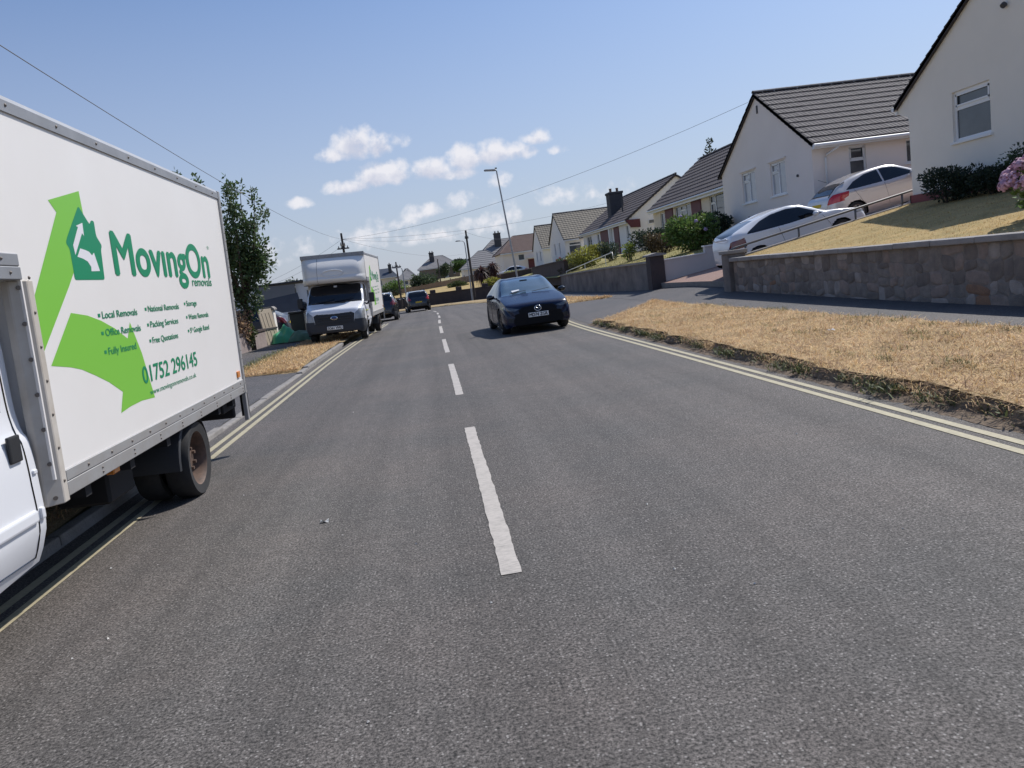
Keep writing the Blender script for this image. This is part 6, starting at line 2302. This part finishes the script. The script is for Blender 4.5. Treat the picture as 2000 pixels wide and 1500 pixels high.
def flower_head(s, m):
    """mop-head: a ball of small four-petalled florets"""
    if (s, m.name) in FLOWERS:
        return FLOWERS[(s, m.name)]
    g = np.random.default_rng(5)
    mb = MB()
    for k in range(70):
        d = Vector(g.normal(size=3)).normalized()
        if d.z < -.5:
            continue
        t = d.orthogonal().normalized()
        b = d.cross(t)
        c = d * s * g.uniform(.8, 1.05)
        q = s * .32
        mb.add([c + t * q, c + b * q, c - t * q, c - b * q, c + d * q * .25], [(0, 1, 4), (1, 2, 4), (2, 3, 4), (3, 0, 4)])
    me = mb.mesh('flower_head', m)
    FLOWERS[(s, m.name)] = me
    return me


def tree(label, loc, pts, trunk, clumps, m, n, size, name='tree', seed=3, aspect=.5):
    g = np.random.default_rng(seed)
    root = thing(name, label, 'tree', loc)
    mb = MB()
    for path, rad in trunk:
        mb.tube(path, rad, 8)
    mb.build('trunk', M_bark, root, smooth=True)
    leaves('crown', m, root, clumps, n, size, shell=.6, rng=g, aspect=aspect)
    return root


# ---- street tree behind the nearest lorry
g = np.random.default_rng(11)
cl, tr = [], [([(0, 0, -.1), (.05, 0, .8), (0, .05, 1.7)], [.13, .11, .09])]
for (dx, dy, top, lean) in ((.45, 0, 5.55, .5), (.05, .25, 5.75, .05), (.85, -.15, 5.25, .95), (-.6, .1, 5.9, -.9), (-1.3, -.1, 6.1, -1.5), (.25, -.5, 4.8, .3), (.8, .1, 4.3, .85), (-1.0, .3, 5.0, -1.2), (.5, .4, 3.4, .6), (-.3, -.4, 4.0, -.4)):
    p = [(0, .03, 1.5), (dx * .45, dy * .5, 2.6), (dx * .8, dy * .9, top * .68), (lean, dy, top - .2)]
    tr.append((p, [.06, .045, .028, .008]))
    for t in np.linspace(.18, 1, 8):
        q = np.array(p[1]) * (1 - t) + np.array(p[3]) * t
        q = q + g.normal(size=3) * .16
        s = .35 - .16 * t + g.uniform(-.06, .06)
        cl.append((q[0], q[1], q[2], s, s, s * 1.25))
    q = np.array(p[3])
    for k in range(3):
        cl.append((q[0] + g.normal() * .10, q[1], q[2] + .12 * k, .12, .12, .2))
for (x, z, s) in ((-.5, 2.2, .5), (-.9, 2.6, .5), (.3, 2.8, .55), (-.2, 3.2, .6), (.7, 3.0, .45), (.1, 1.4, .35), (-.4, 1.7, .4), (1.05, 2.75, .16), (1.2, 2.85, .12), (.25, 1.75, .4), (.0, 2.0, .5), (.55, 2.3, .4), (.35, 1.5, .25)):
    cl.append((x, 0, z, s, s, s))
tree('leafy dark green tree rising behind the nearest lorry', (-6.25, 27.2, .08), None, tr, cl, leafmat('cherry', (.095, .15, .062), trans=.45), 9500, .14, seed=12, aspect=.5)

# ---- shrubs of the right-hand gardens
GB = 'garden shrubs on the right'
shrub('big round green hydrangea bush in front of the maroon panels', (10.95, 30.9, 1.42), (1.22, 1.15), 1.55, leafmat('hydrangea', (.13, .21, .055)), 4200, .15, 12, 2, flowers=(mat('lilac_petal', (.42, .33, .52), .7), 5, .085), group=GB)
shrub('dark evergreen bush left of the hydrangea', (11.6, 38.6, 1.62), (1.25, 1.1), 1.3, leafmat('dark_evergreen', (.034, .052, .030)), 3000, .13, 9, 3, group=GB)
shrub('brownish bronze shrub between dark bush and hydrangea', (11.3, 36.2, 1.55), (.85, .8), 1.0, leafmat('bronze', (.105, .080, .045)), 2000, .11, 7, 4, group=GB)
shrub('dark shrub tucked behind the hydrangea by the cream gable', (12.7, 32.8, 1.75), (.85, .8), 1.35, leafmat('dark_evergreen', (.034, .052, .030)), 2200, .12, 7, 5, group=GB)
shrub('low dark shrub at the foot of the cream gable behind the coupe', (13.0, 29.4, 1.75), (.7, .9), .75, leafmat('dark_evergreen', (.034, .052, .030)), 1500, .10, 6, 25, group=GB)
shrub('yellow green mounded shrub above the rendered wall', (10.5, 50.0, 1.25), (1.35, 1.3), 1.5, leafmat('golden', (.34, .34, .075)), 3600, .14, 10, 6, group=GB)
shrub('mid green shrub with red blooms next to the yellow shrub', (10.0, 54.4, 1.0), (1.15, 1.1), 1.25, leafmat('olive', (.080, .105, .038)), 2600, .13, 9, 7, flowers=(mat('red_petal', (.5, .05, .02), .7), 6, .09), group=GB)
shrub('low grey green shrub under the handrail', (9.55, 51.4, .95), (.85, 1.3), .75, leafmat('sage', (.075, .085, .045)), 1800, .11, 7, 8, group=GB)
shrub('small bright green sapling before the maroon porch', (10.3, 38.6, 1.35), (.42, .42), .95, leafmat('lime', (.20, .25, .05)), 420, .13, 6, 9, group=GB, shell=.7)
shrub('blue green shrub behind the yellow shrub', (11.4, 47.2, 1.5), (.75, .8), 1.25, leafmat('teal', (.055, .085, .055)), 1600, .12, 7, 10, group=GB)
shrub('dark bush against the nearest bungalow gable', (12.75, 17.75, 1.88), (.72, .98), .86, leafmat('dark_evergreen', (.034, .052, .030)), 4200, .075, 10, 13, group=GB)
shrub('second dark bush at the gable foot below the window', (12.95, 16.45, 1.9), (.55, .75), .62, leafmat('dark_evergreen', (.034, .052, .030)), 2600, .07, 8, 14, group=GB)
shrub('loose rose bush beside the pink hydrangea under the window', (13.0, 15.35, 1.95), (.42, .85), 1.0, leafmat('rose', (.045, .075, .035)), 1300, .075, 9, 15, group=GB, shell=.8)
shrub('pink flowering hydrangea on the lawn at the right edge', (9.80, 11.30, 1.28), (.68, .68), 1.05, leafmat('hydrangea', (.13, .21, .055)), 1500, .11, 8, 16, flowers=(mat('pink_petal', (.55, .33, .42), .75, island=.3), 90, .09), group=GB)
shrub('copper tipped shrub above the pinkish left wall', (-6.62, 26.6, .12), (.72, .85), 1.55, leafmat('photinia', (.42, .28, .18), island=.5), 2600, .10, 9, 17)
shrub('green lower growth under the copper tipped shrub', (-6.5, 27.0, .12), (.6, .7), .95, leafmat('olive', (.080, .105, .038)), 1600, .10, 7, 18)

# ---- farther planting
shrub('large round bush swelling over the tan fence', (-.1, 99.5, -.7), (2.1, 1.8), 3.9, leafmat('grey_green', (.075, .105, .055)), 4200, .26, 14, 19, name='bush')
shrub('bright green hedge left of the round bush by the far lamp', (-3.9, 97.5, -.9), (2.3, 1.6), 3.7, leafmat('hydrangea', (.13, .21, .055)), 3600, .26, 12, 20, name='hedge')
shrub('dark lower hedge behind the bend wall', (-4.9, 91.5, -.3), (2.2, 1.0), 1.9, leafmat('dark_evergreen', (.034, .052, .030)), 2200, .22, 9, 21, name='hedge')
shrub('clipped green hedge beside the far porch', (7.6, 168, 3.2), (2.0, 1.5), 2.6, leafmat('clipped', (.075, .135, .035)), 2600, .3, 10, 22, name='hedge')
shrub('pale flowering shrub under the red leaved palms', (6.5, 78.0, .35), (.95, .8), 1.1, leafmat('golden', (.34, .34, .075)), 1300, .16, 7, 23)
shrub('yellow green low hedge beside the small white car', (9.6, 86.6, 1.3), (1.3, .6), .55, leafmat('golden', (.34, .34, .075)), 1200, .15, 6, 24, name='hedge')
shrub('green shrub on the bank above the gate piers', (3.4, 90, .6), (1.6, .8), .9, leafmat('olive', (.080, .105, .038)), 1200, .2, 6, 27)
shrub('small tree head beside the far chimney', (3.4, 150, 2.4), (1.4, 1.2), 2.6, leafmat('grey_green', (.075, .105, .055)), 1500, .3, 7, 28, name='bush')


def palm(label, loc, h, r, seed):
    g = np.random.default_rng(seed)
    root = thing('cabbage_palm', label, 'palm', loc, group='red leaved palms by the bend')
    MB().tube([(0, 0, -.2), (.05, 0, h * .5), (.02, 0, h)], [.09, .07, .07], 8).build('trunk', M_bark, root, smooth=True)
    mb = MB()
    for k in range(330):
        d = Vector(g.normal(size=3))
        d.z = d.z * .8 + .15
        d.normalize()
        L_ = r * g.uniform(.7, 1.15)
        s = d.cross(Vector((0, 0, 1))).normalized() * .05
        p0 = Vector((.02, 0, h))
        p1 = p0 + d * L_ * .55 + Vector((0, 0, .05))
        p2 = p0 + d * L_ - Vector((0, 0, .38 * L_))
        mb.add([p0 - s * .5, p0 + s * .5, p1 + s, p1 - s, p2], [(0, 1, 2, 3), (3, 2, 4)])
    mb.build('fronds', leafmat('cordyline', (.085, .042, .040), .4), root)
    return root


palm('red leaved cabbage palm nearest the two poles', (5.7, 80.5, .2), 1.75, 1.25, 1)
palm('red leaved cabbage palm closer to the brown roofed bungalow', (6.95, 81.0, .35), 1.95, 1.1, 2)
# conifer top showing over the roofs
root = thing('conifer', 'dark conifer tip showing above the third roof', 'tree', (23.3, 60, 2))
MB().tube([(0, 0, 0), (0, 0, 7.6)], [.2, .03], 8).build('trunk', M_bark, root)
cl = [(.5 * (8 - z) * .22 * math.cos(z * 9), .5 * (8 - z) * .22 * math.sin(z * 9), z, .14 + (8 - z) * .16, .14 + (8 - z) * .16, .22) for z in np.linspace(3, 7.8, 16)]
leaves('crown', leafmat('dark_evergreen', (.034, .052, .030)), root, cl, 1800, .22)
# wooded skyline on the far hill
g = np.random.default_rng(33)
cl = []
for k in range(16):
    x = 5 + 22 * k / 15 + g.uniform(-.6, .6)
    s = g.uniform(1.6, 2.4)
    cl.append((x, 330 + g.uniform(-8, 8), 6.2 + s * .8, s * 1.1, s, s))
o = leaves('far_wood', leafmat('dark_evergreen', (.034, .052, .030)), None, cl, 9000, .8)
tag(o, 'dark far off wood along the hill skyline between the roofs', 'wood', kind='stuff')
o = thing('bush', 'rounded tree crown behind the flat roofed building', 'tree', (-14.0, 84, 0))
leaves('crown', leafmat('grey_green', (.075, .105, .055)), o, [(0, 0, 2.6, 1.4, 1.2, 1.4), (.8, 0, 2.9, .8, .8, .8)], 1200, .25)
MB().tube([(0, 0, -.5), (0, 0, 2.5)], [.15, .08], 8).build('trunk', M_bark, o)
# ------------------------------------------------------------------ lamp posts, poles and wires
M_column = mat('lamp_column_grey', (.42, .43, .44), .5, metal=.4, var=.4, vscale=4)
M_polewood = mat('creosote_pole', (.085, .070, .062), .9, var=.5, vscale=3)
M_wire = mat('wire_black', (.13, .13, .14), .6)

rt = thing('street_lamp', 'tall grey lamp post with flat lantern rising behind the dark blue hatchback', 'lamp post', (5.62, 48, -.12))
MB().tube([(0, 0, -.2), (-.03, 0, 1.3), (-.035, 0, 1.31), (-.48, 0, 7.95)], [.085, .085, .06, .042], 12).build('column', M_column, rt, smooth=True, angle=R(40))
MB().prism([(-.46, 7.98), (-.55, 8.06), (-1.18, 8.10), (-1.26, 8.05), (-1.20, 8.0), (-.60, 7.95)], 'y', -.13, .13).build('lantern', M_column, rt, fixn=True, bevel=.02)
MB().box(-.56, -.44, -.05, .05, 8.07, 8.14).build('photocell', M_chim, rt)

rt = thing('street_lamp', 'slim lamp post with curved arm beside the telegraph pole on the bend', 'lamp post', (3.87, 70.6, -.32))
MB().tube([(0, 0, -.1), (0, 0, 1.0), (.0, 0, 1.01), (-.02, 0, 4.9), (-.05, 0, 5.2), (-.18, 0, 5.34), (-.42, 0, 5.36)], [.085, .085, .06, .045, .04, .035, .03], 10).build('column', M_column, rt, smooth=True, angle=R(50))
MB().prism([(-.40, 5.33), (-.42, 5.42), (-.72, 5.44), (-.86, 5.38), (-.80, 5.34)], 'y', -.1, .1).build('lantern', M_column, rt, fixn=True, bevel=.015)

rt = thing('street_lamp', 'small distant lamp post behind the black suv', 'lamp post', (-2.16, 74.6, -.38))
MB().tube([(0, 0, -.1), (-.0, 0, 3.5), (-.04, 0, 3.78), (-.14, 0, 3.86), (-.5, 0, 3.86)], [.07, .055, .04, .035, .03], 10).build('column', M_column, rt, smooth=True, angle=R(50))
MB().prism([(-.48, 3.83), (-.50, 3.91), (-.85, 3.93), (-.92, 3.86)], 'y', -.1, .1).build('lantern', M_column, rt, fixn=True)


def pole(label, loc, h, r, arms=(), lean=0.0):
    rt = thing('telegraph_pole', label, 'pole', loc)
    MB().tube([(0, 0, -.3), (lean, 0, h)], [r * 1.25, r * .8], 10).build('pole', M_polewood, rt, smooth=True, angle=R(50))
    for (z, w, a) in arms:
        x = lean * z / h
        MB().frame_box((x - w / 2 * math.cos(a), -w / 2 * math.sin(a) - .15, z), (w * math.cos(a), w * math.sin(a), 0), (0, .09, 0), (0, 0, .1)).build('cross_arm', M_polewood, rt, fixn=True)
        for k in range(4):
            t = -w / 2 + w * (k + .5) / 4
            MB().lathe([(.03, 0), (.04, .05), (.025, .1), (.035, .13), (.001, .16)], 'z', 8, (x + t * math.cos(a), t * math.sin(a) - .1, z + .1)).build('insulator', M_chim, rt)
    return rt


pole('telegraph pole with insulator cluster rising behind the second lorry', (-5.88, 60, -.35), 6.55, .10, ((5.35, .9, .3), (5.6, .8, 1.2)))
pole('telegraph pole beside the slim curved lamp post on the bend', (4.12, 71.2, -.3), 6.25, .105, ((5.5, .35, .2),))
pole('distant telegraph pole with cross arm left of the small lamp post', (-2.72, 76.0, -.4), 4.5, .085, ((3.95, .9, .0),))
pole('thin far pole beside the twin pot chimney bungalow', (2.05, 120, .6), 4.6, .10)


def wire(label, p, q, sag, r=.0075, n=24):
    p, q = Vector(p), Vector(q)
    pts = []
    for k in range(n + 1):
        t = k / n
        v = p.lerp(q, t)
        v.z -= sag * 4 * t * (1 - t)
        pts.append(v)
    o = MB().tube(pts, r, 5).build('overhead_wire', M_wire, smooth=True)
    return tag(o, label, 'wire', 'overhead telephone wires')


top = (-5.88, 60, 5.75)
wire('overhead wire running from the lorry side pole to the upper left', top, (-5.35, -6, 6.65), .92)
wire('overhead wire from the pole to the cream gable with two windows', top, (13.5, 30.3, 6.98), .85)
wire('overhead wire from the pole to the chimney bungalow roof', top, (15.9, 65.2, 6.35), .6)
wire('overhead wire between the pole and the bend telegraph pole', top, (4.1, 71.1, 5.75), .4)
wire('thin overhead wire from the pole towards the far bungalows', top, (5.6, 112, 5.2), .7, .009)
wire('overhead wire leaving the bend pole towards the brown hipped roof', (4.1, 71.1, 5.8), (12.5, 104, 6.4), .5, .009)
wire('upper overhead wire dropping left from the pole to the flat roof', top, (-11.6, 57.2, 3.12), .2)
wire('lower overhead wire dropping left from the pole to the flat roof', (-5.88, 60, 5.3), (-10.6, 57.2, 3.10), .2)
